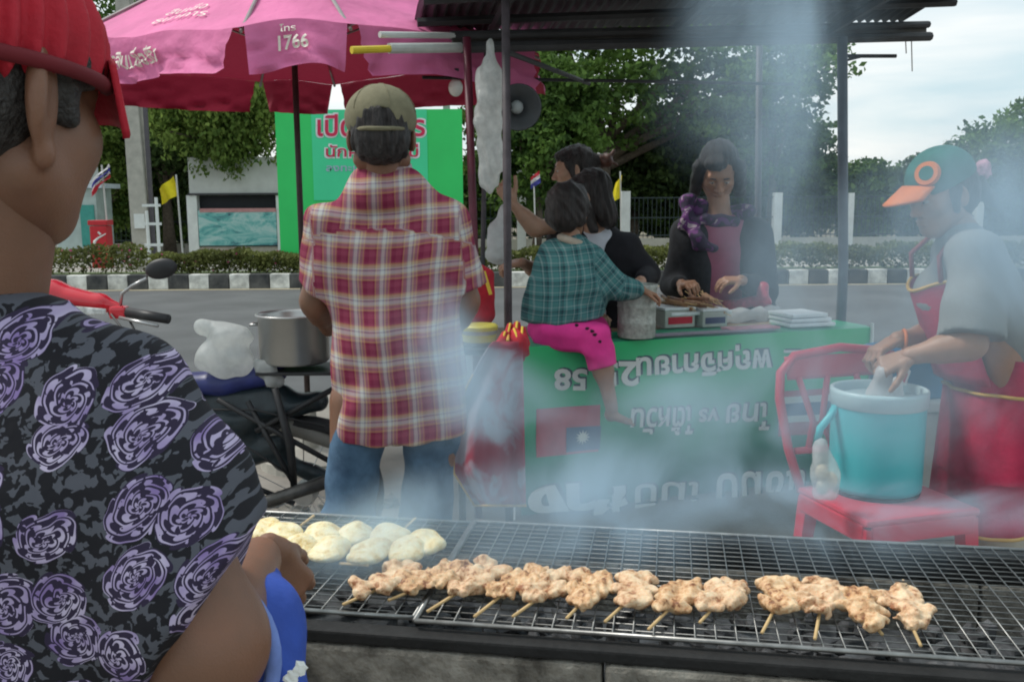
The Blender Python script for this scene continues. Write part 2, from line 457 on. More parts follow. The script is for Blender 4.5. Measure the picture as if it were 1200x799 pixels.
for i in range(-26, 60):
    mb = MB(); rot = Matrix.Rotation(math.atan2(kd.y, kd.x), 3, 'Z')
    mb.box(K(i * bl * 1.0 + .12, .1, ROADZ + .125), (bl - .012, .2, .25), rot, bev=.012)
    mb.build('kerb_block', M_kw if i % 2 == 0 else M_kb, kerb)

# leaves -----------------------------------------------------------
def leaf_mat(name, c1, c2, tr=.35):
    m = bpy.data.materials.new(name); m.use_nodes = True; t = m.node_tree; b = t.nodes['Principled BSDF']
    b.inputs['Roughness'].default_value = .7; b.inputs['Specular IOR Level'].default_value = .2
    at = N(t, 'ShaderNodeAttribute', attribute_name='tint'); r = N(t, 'ShaderNodeValToRGB')
    r.color_ramp.elements[0].color = c1 + (1,); r.color_ramp.elements[1].color = c2 + (1,)
    L(t, at.outputs['Fac'], r.inputs['Fac']); L(t, r.outputs[0], b.inputs['Base Color'])
    tr_ = N(t, 'ShaderNodeBsdfTranslucent'); ms = N(t, 'ShaderNodeMixShader', i_Fac=tr); L(t, r.outputs[0], tr_.inputs['Color'])
    o = t.nodes['Material Output']; L(t, b.outputs[0], ms.inputs[1]); L(t, tr_.outputs[0], ms.inputs[2]); L(t, ms.outputs[0], o.inputs['Surface'])
    return m
def leaves(name, pts, size, m, parent=None, seed=0, aspect=.55, droop=0.0, tint=None, bend=True):
    rg = np.random.RandomState(seed); n = len(pts)
    a = rg.normal(size=(n, 3)); a[:, 2] -= droop; a /= np.linalg.norm(a, axis=1)[:, None]
    b = rg.normal(size=(n, 3)); b -= a * (a * b).sum(1)[:, None]; b /= np.linalg.norm(b, axis=1)[:, None]
    sz = size * rg.uniform(.6, 1.35, (n, 1))
    c = np.cross(a, b) * sz * .12
    V = np.stack([pts - a * sz * .5, pts + b * sz * aspect * .5 + c, pts + a * sz * .5, pts - b * sz * aspect * .5 + c], 1).reshape(-1, 3)
    F = np.arange(n * 4).reshape(n, 4)
    o = raw(name, V, F, m, parent)
    tv = np.repeat((rg.uniform(0, 1, n) if tint is None else np.clip(tint + rg.normal(0, .15, n), 0, 1)), 4)
    at = o.data.attributes.new('tint', 'FLOAT', 'POINT'); at.data.foreach_set('value', tv.astype(np.float32))
    return o
def clumps(c, rad, nc, cr_, per, seed, shell=.55, flat=.6):
    rg = np.random.RandomState(seed); d = rg.normal(size=(nc, 3)); d /= np.linalg.norm(d, axis=1)[:, None]
    rr = shell + (1 - shell) * rg.uniform(0, 1, (nc, 1)) ** .6
    C = np.array(c) + d * rr * np.array(rad)
    s = cr_ * rg.uniform(.6, 1.4, (nc, 1))
    pts = np.repeat(C, per, 0); q = rg.normal(size=(nc * per, 3)); q /= np.linalg.norm(q, axis=1)[:, None]
    q *= rg.uniform(0, 1, (nc * per, 1)) ** .45
    pts = pts + q * np.repeat(s, per, 0) * np.array([1, 1, flat])
    tint = np.repeat(rg.uniform(.1, .9, nc), per)
    return pts, tint, C
M_bark = mat('bark', (.10, .08, .06), rough=.95, var=.35, scale=14, bump=.6, bscale=30)
LG = leaf_mat('leaf_green', (.035, .075, .02), (.14, .24, .05)); LY = leaf_mat('leaf_yellow_green', (.07, .13, .03), (.28, .38, .09), .45); LD = leaf_mat('leaf_dark', (.03, .055, .02), (.10, .16, .045), .3)
def tree(label, base, trunk_h, crown_c, crown_r, nc, cl, per, size, lm, seed, group=None, trunk_r=.16, name='tree', nlimb=7, flat=.6, droop=0, shell=.5, lean=(0, 0)):
    t = thing(name, label, 'tree', base, group); base = Vector(base)
    pts, tint, C = clumps(crown_c, crown_r, nc, cl, per, seed, shell, flat)
    leaves('crown', pts, size, lm, t, seed, tint=tint, droop=droop)
    rg = random.Random(seed); mb = MB()
    top = base + Vector((lean[0], lean[1], trunk_h)); cc = Vector(crown_c)
    mb.tube([base, lerp(base, top, .5) + Vector((rg.uniform(-.1, .1), 0, 0)), top], [trunk_r * 1.35, trunk_r, trunk_r * .8], 9)
    for i in range(nlimb):
        e = Vector(C[rg.randrange(len(C))]); m_ = lerp(top, e, .5) + Vector((rg.uniform(-.3, .3), rg.uniform(-.3, .3), rg.uniform(0, .4)))
        mb.tube([top - Vector((0, 0, .05 * i * trunk_h / 3)), m_, e], [trunk_r * .6, trunk_r * .35, trunk_r * .1], 6)
    mb.build('trunk', M_bark, t, smooth=True)
    return t
def at(u, d, z): p = P(u, 236, d); return Vector((p.x, p.y, z))
# left: weeping yellow-green tree over the notice board, darker ones round the pole
def ctr(u, v, d): return P(u, v, d)
tree('yellow-green tree hanging over the white notice board', at(262, 22.6, .06), 2.2, ctr(262, 120, 21.4), (1.9, .9, 1.35), 190, .40, 120, .13, LY, 11, trunk_r=.12, droop=1.6, flat=1.3, shell=.2)
tree('dark bushy tree just right of the concrete pole', at(196, 23.5, .06), 1.6, ctr(200, 130, 24), (1.9, 1.2, 2.3), 200, .50, 110, .16, LD, 12, trunk_r=.13, shell=.25)
tree('pale olive tree left of the concrete pole', at(128, 22.5, .06), 1.4, ctr(122, 190, 23), (.85, .8, 1.7), 110, .36, 110, .13, LY, 13, trunk_r=.08, shell=.2)
tree('dark tree at the left edge behind the umbrella', at(40, 30, .06), 2.5, ctr(70, 30, 30), (3.0, 1.5, 3.0), 120, .7, 60, .2, LG, 14, trunk_r=.2)
tree('dense green shrub under the yellow flag on its thin pole', at(205, 24.5, .06), .5, ctr(213, 258, 24.5), (1.3, .7, 1.0), 60, .35, 70, .12, LG, 15, name='shrub', trunk_r=.05, nlimb=4, shell=.2)
# centre: the wide rain tree with sky through its crown
t = tree('big spreading rain tree with a forked trunk behind the food stall', at(708, 29, .06), 3.0, ctr(735, 75, 29.5), (6.9, 2.4, 2.7), 250, .74, 95, .22, LG, 21, trunk_r=.26, nlimb=16, flat=.42, shell=.3)
tree('tree beside the green billboard with pale bright leaves', at(628, 24, .06), 1.6, ctr(628, 150, 24), (1.7, 1.0, 2.1), 150, .45, 110, .17, LG, 22, trunk_r=.1, shell=.25)
tree('low dark tree behind the woman in the dark cardigan', at(835, 31, .06), 1.4, ctr(830, 190, 31), (4.2, 1.6, 1.6), 150, .60, 95, .21, LD, 23, trunk_r=.16, flat=.5)
tree('low dark tree in the middle behind the yellow flag on the right', at(742, 31, .06), 1.2, ctr(745, 205, 31), (3.0, 1.4, 1.3), 150, .55, 95, .2, LD, 24, trunk_r=.16, flat=.5)
tree('tree with branches reaching over the right stall post', at(905, 27, .06), 2.2, ctr(900, 135, 27), (1.9, 1.2, 2.1), 110, .5, 85, .18, LG, 25, trunk_r=.12, nlimb=10, flat=.4, shell=.35)
# right: far trees
tree('huge round tree fading in the smoke at the right edge', at(1235, 60, 0), 3.0, ctr(1240, 205, 60), (7.4, 4, 4.6), 330, 1.1, 60, .38, LG, 31, trunk_r=.4, shell=.55)
rg = random.Random(5)
for i, (u, v, ww) in enumerate([(935, 205, 2.6), (962, 200, 2.3), (985, 204, 2.1), (1008, 198, 2.1), (1030, 202, 2.0), (1052, 200, 2.1), (1076, 206, 2.3), (1100, 208, 2.3)]):
    hh = (236 - v) / 1100 * 62 + 1.35
    tree(['far hazy tree nearest the big rain tree', 'far hazy tree just left of the thick grey post', 'far hazy tree crossed by the thick grey post', 'tallest far hazy tree right of the thick grey post', 'far hazy tree midway to the orange peak', 'far hazy tree just left of the orange peak', 'far hazy tree behind the orange peak', 'far hazy tree behind the green cap'][i], at(u, 62 + (i % 3) * 2, 0), hh * .3, Vector(at(u, 62 + (i % 3) * 2, hh * .55)), (ww * .8, 1.2, hh * .45), 42, .75, 45, .34, LG, 40 + i, group='far trees beyond the right fence', trunk_r=.12, nlimb=4, flat=1.1, shell=.2)
for i, u in enumerate([560, 640, 715, 790, 870, 930, 1010, 1090, 1170]):
    hh = 2.6 + .5 * rg.random()
    tree(['dark bush behind the fence at the beige post', 'bush behind the fence below the loudspeaker', 'dark bush behind the fence beside the small yellow flag', 'bright green bush behind the fence, left of the cardigan woman', 'bush behind the fence hidden by the cardigan woman', 'bush behind the fence between two slim white posts', 'bush behind the fence right of the thick grey post', 'bush behind the fence beside the orange cap peak', 'last bush behind the fence at the right edge'][i], at(u, 36, 0), .6, Vector(at(u, 36, hh * .5)), (1.9, .8, hh * .55), 150, .55, 80, .24, LD if i % 3 else LG, 60 + i, group='bushes growing behind the fence', name='bush', trunk_r=.06, nlimb=4, shell=.2)
for i, u in enumerate([90, 160, 250, 330]):
    tree(['dark bush at the far left behind the face', 'dark bush behind the concrete pole', 'dark bush left of the white notice board', 'dark bush hidden behind the green billboard edge'][i], at(u, 28, 0), .6, Vector(at(u, 28, 1.1)), (1.5, .7, 1.4), 130, .5, 80, .2, LD, 80 + i, group='bushes growing behind the left fence', name='bush', trunk_r=.06, nlimb=4, shell=.2)

# hedge along the verge --------------------------------------------
def hedge(name, label, s0, s1, h, n, seed, flowers=0):
    t = thing(name, label, 'hedge', K(s0, .55, .10)); rg = np.random.RandomState(seed)
    s = rg.uniform(s0, s1, n); o = rg.uniform(.25, .85, n)
    top = h * (1 + .10 * np.sin(s * 3.1) + .07 * np.sin(s * 9.7 + 1)); z = .12 + top * rg.uniform(0, 1, n) ** .6
    pts = np.array([K(a, b, c) for a, b, c in zip(s, o, z)])
    tint = np.clip(.25 + .6 * (.5 + .5 * np.sin(s * 2.3) * np.sin(s * 5.1 + 2)), 0, 1)
    tag(leaves('foliage', pts, .075, LH, t, seed, tint=tint), kind='stuff')
    if flowers:
        q = rg.choice(n, flowers); tag(leaves('blossom', pts[q] + np.array([0, -.04, .02]), .06, mat('bougainvillea_pink', (.55, .06, .22), rough=.6), t, seed + 1), kind='stuff')
LH = leaf_mat('leaf_hedge', (.05, .06, .018), (.19, .21, .06), .3)
hedge('hedge', 'low clipped hedge with pink flowers on the far left verge', -9, -.9, .47, 9000, 3, 330)
hedge('hedge', 'low clipped hedge behind the striped kerb below the notice board', -.85, 3.6, .37, 9000, 4, 60)
hedge('hedge', 'long low hedge behind the striped kerb on the right', 3.65, 22, .42, 26000, 5)

# fence and low wall ------------------------------------------------
M_wp = mat('white_post_paint', (.70, .72, .70), rough=.7, var=.1, scale=4); M_wall = mat('low_wall_render', (.48, .46, .40), rough=.9, var=.15, scale=2)
M_wire = mat('fence_wire', (.04, .055, .06), rough=.6, metal=.4)
def W(u0, u1, d, h, label, posts, top=1.42, ph=.24):
    a = at(u0, d, 0); b = at(u1, d, 0); dr = (b - a).normalized(); ln = (b - a).length
    rot = Matrix.Rotation(math.atan2(dr.y, dr.x), 3, 'Z')
    t = thing('fence', label, 'fence', a)
    MB().box((a + b) / 2 + Vector((0, 0, h / 2)), (ln, .2, h), rot).build('low_wall', M_wall, t)
    mb = MB(); s = .1
    while s < ln:
        c = a + dr * s; mb.box(c + Vector((0, 0, (h + top) / 2)), (.014, .014, top - h), rot); s += .12
    for zz in (h + .08, (h + top) / 2, top - .02): mb.box((a + b) / 2 + Vector((0, 0, zz)), (ln, .03, .03), rot)
    tag(mb.build('wire_mesh', M_wire, t), kind='stuff')
    for (u, tp, wd) in posts:
        c = at(u, d - .02, 0); MB().box(c + Vector((0, 0, tp / 2)), (wd, .26, tp), rot, bev=.01).build('fence_post', M_wp, t)
W(560, 1330, 26, .30, 'long wire fence on a low pale wall with white square posts', [(611, 2.65, .24), (733, 1.58, .24), (911, 1.52, .22), (996, 1.5, .16), (1147, 1.5, .2), (1240, 1.5, .2)])
W(-60, 345, 24, .32, 'wire fence on a low pale wall behind the concrete pole', [(70, 1.5, .2), (340, 1.5, .2)])

# concrete utility pole with its rack -------------------------------
M_conc = mat('pole_concrete', (.42, .40, .35), rough=.9, var=.16, scale=6, bump=.3)
t = thing('utility_pole', 'square concrete utility pole rising behind the umbrella at left', 'pole', at(166, 18.5, .06)); b = at(166, 18.5, .06)
mb = MB(); mb.add([b + Vector((x * .17, y * .17, 0)) for x, y in ((-1, -1), (1, -1), (1, 1), (-1, 1))] + [b + Vector((x * .11 - .12, y * .11, 7.5)) for x, y in ((-1, -1), (1, -1), (1, 1), (-1, 1))], [(0, 1, 5, 4), (1, 2, 6, 5), (2, 3, 7, 6), (3, 0, 4, 7), (4, 5, 6, 7)]); mb.build('pole_shaft', M_conc, t)
MB().box(at(162, 18.3, 1.0), (.20, .03, .28)).build('notice_plate', M_wp, t)
mb = MB(); mb.box(b + Vector((.2, -.05, 3.0)), (.07, .07, 5.9)); mb.build('cable_conduit', mat('conduit_dark', (.10, .09, .10)), t)
t = thing('cable_rack', 'white metal rack with three rungs beside the concrete pole', 'rack', at(180, 18.1, .06))
for u in (171, 183): MB().tube([at(u, 18.1, .06), at(u, 18.1, 1.45 if u == 183 else 1.2)], .032, 8).build('upright', M_wp, t)
for z in (.55, .95, 1.3): MB().box(at(177, 18.1, z), (.34, .05, .05)).build('rung', M_wp, t)

# flags
def flag(label, u, d, top, corners, cols, cat='flag'):
    b = at(u, d, .06); t = thing('flag', label, cat, b)
    MB().tube([b, Vector((b.x - .05, b.y, top))], .018, 6).build('flagpole', mat('flagpole_grey', (.5, .5, .48)), t)
    c = [P(*q, d - .02) for q in corners]
    for i, (f0, f1, m) in enumerate(cols):
        mb = MB(); mb.grid(lambda a, q: lerp(lerp(c[0], c[1], a), lerp(c[3], c[2], a), f0 + (f1 - f0) * q) + Vector((0, .07 * math.sin(a * 7 + q * 2), 0)), 10, 4); mb.build('flag_cloth', m, t, smooth=True)
MY = mat('flag_yellow', (.75, .62, .02), rough=.7, transl=.3); MR_ = mat('flag_red', (.5, .03, .05), transl=.3); MBl = mat('flag_blue', (.06, .06, .30), transl=.3); MW_ = mat('flag_white', (.7, .7, .7), transl=.3)
flag('yellow flag hanging on a thin pole left of the notice board', 211, 19, 1.9, [(203, 206), (186, 222), (189, 240), (208, 229)], [(0, 1, MY)])
flag('small yellow flag showing right of the seated woman\'s head', 729, 22, 2.0, [(729, 205), (722, 214), (715, 238), (727, 232)], [(0, 1, MY)])
flag('striped red white and blue flag beside the face at left', 125, 19, 2.1, [(127, 192), (106, 214), (106, 231), (128, 208)], [(0, .25, MW_), (.25, .55, MBl), (.55, .72, MW_), (.72, 1, MR_)])
flag('small striped flag between the post and the raised arm', 628, 22, 1.95, [(632, 200), (622, 208), (622, 222), (634, 214)], [(0, .3, MR_), (.3, .6, MW_), (.6, 1, MBl)])

# red standing drinks box with white swirl
b = at(116, 19, .06); t = thing('drinks_box', 'tall red drinks box with a white swirl by the hedge', 'drinks box', b)
Mred = mat('box_red', (.50, .02, .03), rough=.4, var=.08)
MB().box(b + Vector((0, 0, .42)), (.33, .3, .84), bev=.02).build('cabinet', Mred, t); MB().box(b + Vector((0, 0, .90)), (.38, .34, .1), bev=.02).build('lid', Mred, t)
mb = MB(); mb.tube([P(110, 294, 18.84), P(111, 283, 18.84), P(115, 279, 18.84), P(124, 274, 18.84)], [.018, .03, .02, .01], 6); mb.tube([P(115, 272, 18.84), P(118, 275, 18.84)], .02, 6); mb.build('swirl_mark', M_wp, t)
# pale booth behind the face
b = at(98, 21, .06); t = thing('booth', 'small pale booth with a teal side behind the face at left', 'booth', b)
MB().box(b + Vector((.0, 0, .95)), (.9, .8, 1.3)).build('wall', mat('booth_wall', (.38, .46, .44), var=.15, scale=4), t)
MB().box(b + Vector((.05, 0, 1.66)), (1.15, 1.0, .1)).build('roof', mat('booth_roof', (.55, .62, .68)), t); MB().box(b + Vector((.15, -.1, 1.9)), (.35, .4, .35)).build('sign_box', M_wp, t)
MB().box(b + Vector((.25, -.42, .8)), (.3, .03, .9)).build('door', mat('booth_teal', (.05, .28, .24)), t)

# notice board --------------------------------------------------------
d = 21.5
t = thing('notice_board', 'white-topped notice board with a printed picture panel between posts', 'notice board', at(275, d, .06))
def vbox(u0, v0, u1, v1, d, th, m, name, parent, bev=0):
    a = P(u0, v1, d); b_ = P(u1, v0, d)
    return MB().box(((a.x + b_.x) / 2, d + th / 2, (a.z + b_.z) / 2), (abs(b_.x - a.x), th, abs(b_.z - a.z)), bev=bev).build(name, m, parent)
MH = mat('board_header_white', (.55, .56, .54), rough=.8, var=.10, scale=3)
vbox(222, 184, 330, 227, d, .35, MH, 'header_panel', t); vbox(220, 226, 331, 229, d - .05, .45, mat('board_dark_trim', (.05, .05, .055)), 'trim', t)
vbox(222, 229, 230, 299, d, .25, M_wp, 'post', t); vbox(326, 229, 331, 299, d, .25, M_wp, 'post', t)
vbox(230, 229, 326, 289, d + .2, .05, mat('board_recess', (.02, .022, .028)), 'back_panel', t)
vbox(230, 289, 326, 299, d + .05, .25, mat('board_base', (.45, .40, .34)), 'base_wall', t)
def print_mat(name):
    m = bpy.data.materials.new(name); m.use_nodes = True; tt = m.node_tree; bb = tt.nodes['Principled BSDF']; c = N(tt, 'ShaderNodeTexCoord')
    n = N(tt, 'ShaderNodeTexNoise', i_Scale=1.6, i_Detail=7.0, i_Roughness=.7, i_Distortion=1.2); mp_ = N(tt, 'ShaderNodeMapping'); mp_.inputs['Scale'].default_value = (1, 1, 2.5)
    L(tt, c.outputs['Object'], mp_.inputs[0]); L(tt, mp_.outputs[0], n.inputs['Vector']); r = N(tt, 'ShaderNodeValToRGB'); e = r.color_ramp.elements
    e[0].position = .33; e[0].color = (.03, .07, .12, 1); e[1].position = .72; e[1].color = (.55, .62, .60, 1); k = e.new(.45); k.color = (.12, .42, .40, 1); k = e.new(.57); k.color = (.36, .58, .56, 1)
    L(tt, n.outputs['Fac'], r.inputs[0]); L(tt, r.outputs[0], bb.inputs['Base Color']); return m
vbox(234, 246, 323, 288, d - .02, .06, print_mat('board_print'), 'picture_panel', t); vbox(234, 244, 323, 249, d - .03, .06, mat('board_pink', (.50, .25, .25)), 'picture_heading', t)

# green billboard ------------------------------------------------------
d = 17.2
t = thing('billboard', 'bright green billboard with red and white lettering behind the checked-shirt man', 'billboard', at(435, d, .06))
Mg1 = mat('billboard_green', (.035, .62, .14), rough=.5, var=.05, scale=1.5); Mg2 = mat('billboard_green_light', (.06, .68, .32), rough=.5, var=.05, scale=1.5)
vbox(329, 128, 541, 299, d, .12, Mg1, 'board', t); vbox(368, 128, 500, 235, d - .012, .01, Mg2, 'printed_field', t)
Mrt = mat('sign_red', (.60, .02, .08), rough=.5)
def bt(body, u0, v0, u1, v1, dd, m, bold, nm='lettering'):
    return text_quad(nm, body, P(u0, v1, dd), P(u1, v1, dd), P(u0, v0, dd), P(u1, v0, dd), m, t, bold)
Mws = mat('sign_white', (.75, .75, .75), rough=.5)
bt('เปิดบริการ', 370, 132, 500, 162, d - .02, Mws, .055); bt('เปิดบริการ', 372, 134, 498, 160, d - .03, Mrt, .018)
bt('นักศึกษาใหม่', 380, 167, 492, 186, d - .02, Mws, .05); bt('นักศึกษาใหม่', 382, 169, 490, 184, d - .03, Mrt, .012)
bt('ลงทะเบียนวันนี้', 382, 191, 470, 201, d - .02, mat('sign_grey', (.35, .45, .55)), .02)
for u in (345, 525): MB().box(at(u, d + .2, 1.6), (.12, .12, 3.3)).build('post', mat('billboard_post', (.3, .3, .3)), t)
# ------------------------------------------------------------------ the big pink umbrella
zc = PP(365, 80, Vector((0, 4.8, 0)), Vector((0, 1, 0)))
Rim = []
def rimp(u, v, d): return P(u, v, d)
rim = [rimp(42, 56, 4.55), rimp(282, 33, 3.8), rimp(411, 30, 3.8), rimp(632, 66, 4.55), rimp(608, 84, 5.4), rimp(392, 96, 5.9), rimp(305, 96, 5.9), rimp(92, 88, 5.3)]
zr = sum(p.z for p in rim) / 8
rim = [Vector((p.x, p.y, zr + (p.z - zr) * .75)) for p in rim]
apex = Vector((P(354, 300, 4.75).x, 4.75, zr + .78))
pole_top = apex
umb = thing('market_umbrella', 'large faded pink market umbrella with printed valance over the checked-shirt man', 'umbrella', (apex.x, apex.y, 0))
def cloth2(name, c_out, c_in):
    m = bpy.data.materials.new(name); m.use_nodes = True; t = m.node_tree; b = t.nodes['Principled BSDF']; b.inputs['Roughness'].default_value = .75
    c = N(t, 'ShaderNodeTexCoord'); n = N(t, 'ShaderNodeTexNoise', i_Scale=3.5, i_Detail=6.0); L(t, c.outputs['Object'], n.inputs['Vector'])
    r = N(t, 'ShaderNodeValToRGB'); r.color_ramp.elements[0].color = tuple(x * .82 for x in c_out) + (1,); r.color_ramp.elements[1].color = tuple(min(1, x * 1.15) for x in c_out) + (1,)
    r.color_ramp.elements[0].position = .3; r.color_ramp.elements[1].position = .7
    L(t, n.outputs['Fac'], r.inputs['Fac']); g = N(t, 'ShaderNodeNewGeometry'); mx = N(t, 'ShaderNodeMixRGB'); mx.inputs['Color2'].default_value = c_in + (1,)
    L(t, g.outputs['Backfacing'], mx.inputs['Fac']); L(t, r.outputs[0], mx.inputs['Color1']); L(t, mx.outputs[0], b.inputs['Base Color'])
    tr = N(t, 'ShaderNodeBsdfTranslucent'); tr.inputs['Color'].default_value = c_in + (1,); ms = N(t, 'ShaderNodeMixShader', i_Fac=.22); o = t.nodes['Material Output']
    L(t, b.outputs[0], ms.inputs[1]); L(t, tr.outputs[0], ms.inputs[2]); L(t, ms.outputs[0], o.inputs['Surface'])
    w_ = N(t, 'ShaderNodeTexNoise', i_Scale=9.0, i_Detail=3.0); L(t, c.outputs['Object'], w_.inputs['Vector']); bp = N(t, 'ShaderNodeBump', i_Strength=.5, i_Distance=.03); L(t, w_.outputs['Fac'], bp.inputs['Height']); L(t, bp.outputs[0], b.inputs['Normal'])
    return m
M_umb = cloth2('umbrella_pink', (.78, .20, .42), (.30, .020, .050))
def wv(x, y, s=0): return mnoise.noise(Vector((x * 3, y * 3, s)))
VD = .185
for i in range(8):
    a, b = rim[i], rim[(i + 1) % 8]
    mb = MB()
    def fn(s, t_):
        e = lerp(a, b, s); p = lerp(e, apex, t_); p = p + Vector((0, 0, -.10 * math.sin(math.pi * t_) + .0)) ; sag = .05 * math.sin(math.pi * s) * (1 - t_)
        return p + (apex - e) * (sag * .5) + Vector((0, 0, .02 * wv(p.x, p.y) * (1 - t_)))
    mb.grid(fn, 10, 12)
    # order so the outside faces up
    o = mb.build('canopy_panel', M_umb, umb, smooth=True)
    if o.data.polygons[0].normal.z < 0: o.data.flip_normals()
    outd = (lerp(a, b, .5) - apex); outd.z = 0; outd.normalize()
    mb = MB()
    def vf(s, t_):
        s2 = .03 + .94 * s; e = fn(s2, 0)
        fl = .022 * math.sin(s * 9 + i * 2) * (.4 + t_) + .05 * wv(e.x * 3 + 3 * t_, e.y * 3, i) + (.0 if i == 1 else .03) * wv(e.x * 7, t_ * 2, i + 5)
        edge = .09 * (abs(2 * s - 1) ** 6) * t_
        if i in (1,): edge *= .4
        return e + outd * (.004 + t_ * (.03 + fl)) + Vector((0, 0, -VD * t_ * (1 + .06 * math.sin(5 * s + i)))) + (b - a).normalized() * (-(2 * s - 1) * edge * .4)
    mb.grid(vf, 30, 8)
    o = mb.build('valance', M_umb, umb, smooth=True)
    if o.data.polygons[30].normal.dot(outd) < 0: o.data.flip_normals()
    if i in (0, 1):
        def warp(W, vf=vf): return W
        Mwt = mat('umbrella_print_white', (.72, .66, .58), rough=.8, var=.15, scale=30)
        def vq(s0, s1, t0, t1, body, bold=.02):
            def w2(W_):
                out_ = []
                for x, y, z in W_:
                    out_.append(tuple(vf(s0 + (s1 - s0) * x, t0 + (t1 - t0) * (1 - y)) + outd * .016))
                return np.array(out_)
            text_quad('lettering', body, (0, 0, 0), (1, 0, 0), (0, 1, 0), (1, 1, 0), Mwt, umb, bold, warp=w2)
        if i == 0:
            vq(.24, .66, .25, .70, 'โครงการสินเชื่อชีวิต')
            def w3(W_): return np.array([tuple(fn(.48 + .30 * x, .12 + .15 * y) + Vector((0, -.006, .008))) for x, y, z in W_])
            text_quad('lettering', 'สินเชื่อ\nธนาคาร', (0, 0, 0), (1, 0, 0), (0, 1, 0), (1, 1, 0), Mwt, umb, .0, warp=w3)
        else:
            vq(.32, .62, .34, .66, '1766', .025); vq(.34, .50, .12, .28, 'โทร', .01)
M_rib = mat('umbrella_rib', (.30, .28, .27), rough=.4, metal=.6); M_polebr = mat('dark_painted_steel', (.045, .030, .028), rough=.5, var=.3, scale=15)
for p in rim: MB().tube([apex + Vector((0, 0, -.04)), lerp(apex, p, .5) + Vector((0, 0, -.10)), p + Vector((0, 0, -.02))], .008, 6).build('rib', M_rib, umb)
for p in rim: MB().tube([Vector((apex.x, apex.y, zr + .02)), lerp(apex, p, .5) + Vector((0, 0, -.11))], .006, 6).build('strut', M_rib, umb)
pb = Vector((apex.x, 4.75, 0))
MB().tube([pb, apex], .015, 10).build('pole', M_polebr, umb, smooth=True)
MB().lathe(Vector((apex.x, apex.y, apex.z - .02)), [(.03, 0), (.04, .03), (.02, .07), (.008, .1)], 16).build('finial', M_polebr, umb)
MB().lathe((pb.x, pb.y, .0), [(.25, 0), (.25, .05), (.05, .09), (.04, .3)], 24).build('base', M_conc, umb, smooth=False)

# ------------------------------------------------------------------ stall: table, banner, roof
TZ = .75
A = PZ(608, 406, TZ); B = PZ(1016, 383, TZ); ed = (B - A); TL = ed.length; ed.normalize(); tn = Vector((-ed.y, ed.x, 0))
TD = .62
M_wood = mat('table_wood', (.25, .17, .10), rough=.7, var=.25, scale=10); M_steel = mat('grey_steel', (.25, .26, .27), rough=.45, metal=.7, var=.2, scale=20)
rotT = Matrix.Rotation(math.atan2(ed.y, ed.x), 3, 'Z')
tab = thing('stall_table', 'long stall table hidden behind the upside-down green football banner', 'table', (lerp(A, B, .5).x, lerp(A, B, .5).y, 0))
mid = lerp(A, B, .5) + tn * TD / 2
MB().box((mid.x, mid.y, TZ - .02), (TL - .01, TD - .01, .035), rotT, bev=.004).build('tabletop', M_wood, tab)
for s_, o_ in ((.05, .06), (TL - .05, .06), (.05, TD - .06), (TL - .05, TD - .06)):
    p = A + ed * s_ + tn * o_; MB().tube([(p.x, p.y, 0), (p.x, p.y, TZ - .04)], .018, 8).build('leg', M_steel, tab)
ban = thing('banner', 'green football banner hung upside down over the table front', 'banner', (A.x, A.y, 0))
def bdisp(s, z):   # outward wrinkle of the hanging cloth
    f = max(0, TZ - z)
    return .012 * math.sin(s * 8 + z * 5) * f * 1.6 + .035 * mnoise.noise(Vector((s * 2.4, z * 3.0, 1.3))) * min(1, f * 5) + .014 * mnoise.noise(Vector((s * 7, z * 5 + s * 3, 4))) * min(1, f * 6)
def BP(s, z, off=0): return Vector((A.x, A.y, 0)) + ed * s - tn * (.022 + bdisp(s, z) + off) + Vector((0, 0, z))
def banner_mat():
    m = bpy.data.materials.new('banner_green'); m.use_nodes = True; t = m.node_tree; b = t.nodes['Principled BSDF']; b.inputs['Roughness'].default_value = .45
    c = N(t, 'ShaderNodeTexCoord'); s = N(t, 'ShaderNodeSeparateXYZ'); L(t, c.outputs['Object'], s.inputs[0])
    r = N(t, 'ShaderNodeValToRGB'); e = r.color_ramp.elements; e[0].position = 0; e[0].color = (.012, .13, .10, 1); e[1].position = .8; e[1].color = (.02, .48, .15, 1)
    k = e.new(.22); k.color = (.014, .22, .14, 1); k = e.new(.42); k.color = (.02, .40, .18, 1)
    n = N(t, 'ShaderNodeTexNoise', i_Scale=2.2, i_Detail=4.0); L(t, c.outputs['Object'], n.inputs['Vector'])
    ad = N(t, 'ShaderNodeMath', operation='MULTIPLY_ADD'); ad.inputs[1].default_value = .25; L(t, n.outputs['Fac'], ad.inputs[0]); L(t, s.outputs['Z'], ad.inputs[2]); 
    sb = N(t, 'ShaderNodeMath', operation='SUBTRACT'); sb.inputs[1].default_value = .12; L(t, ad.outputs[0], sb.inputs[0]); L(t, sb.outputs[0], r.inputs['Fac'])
    L(t, r.outputs[0], b.inputs['Base Color']); return m
M_ban = banner_mat()
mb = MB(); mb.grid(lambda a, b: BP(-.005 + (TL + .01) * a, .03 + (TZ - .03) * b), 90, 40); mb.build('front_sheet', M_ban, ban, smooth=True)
mb = MB(); mb.grid(lambda a, b: (BP(-.005 + (TL + .01) * a, TZ) if b == 0 else Vector((A.x, A.y, TZ + .005)) + ed * (-.005 + (TL + .01) * a) + tn * (.01 + .22 * (b - 1/3) * 1.5) + Vector((0, 0, .004 * mnoise.noise(Vector((a * 14, b * 3, 0)))))), 60, 3)
mb.build('top_fold', mat('banner_top_green', (.03, .36, .19), rough=.4, var=.15, scale=5), ban, smooth=True)
MB().tube([BP(TL + .008, .02, .004), BP(TL + .008, TZ + .02, .004)], .008, 6).build('white_edge', M_wp, ban)
MB().tube([BP(-.04, .02, .02), BP(-.02, .42, .02)], .006, 6).build('tie_cord', M_wp, ban)
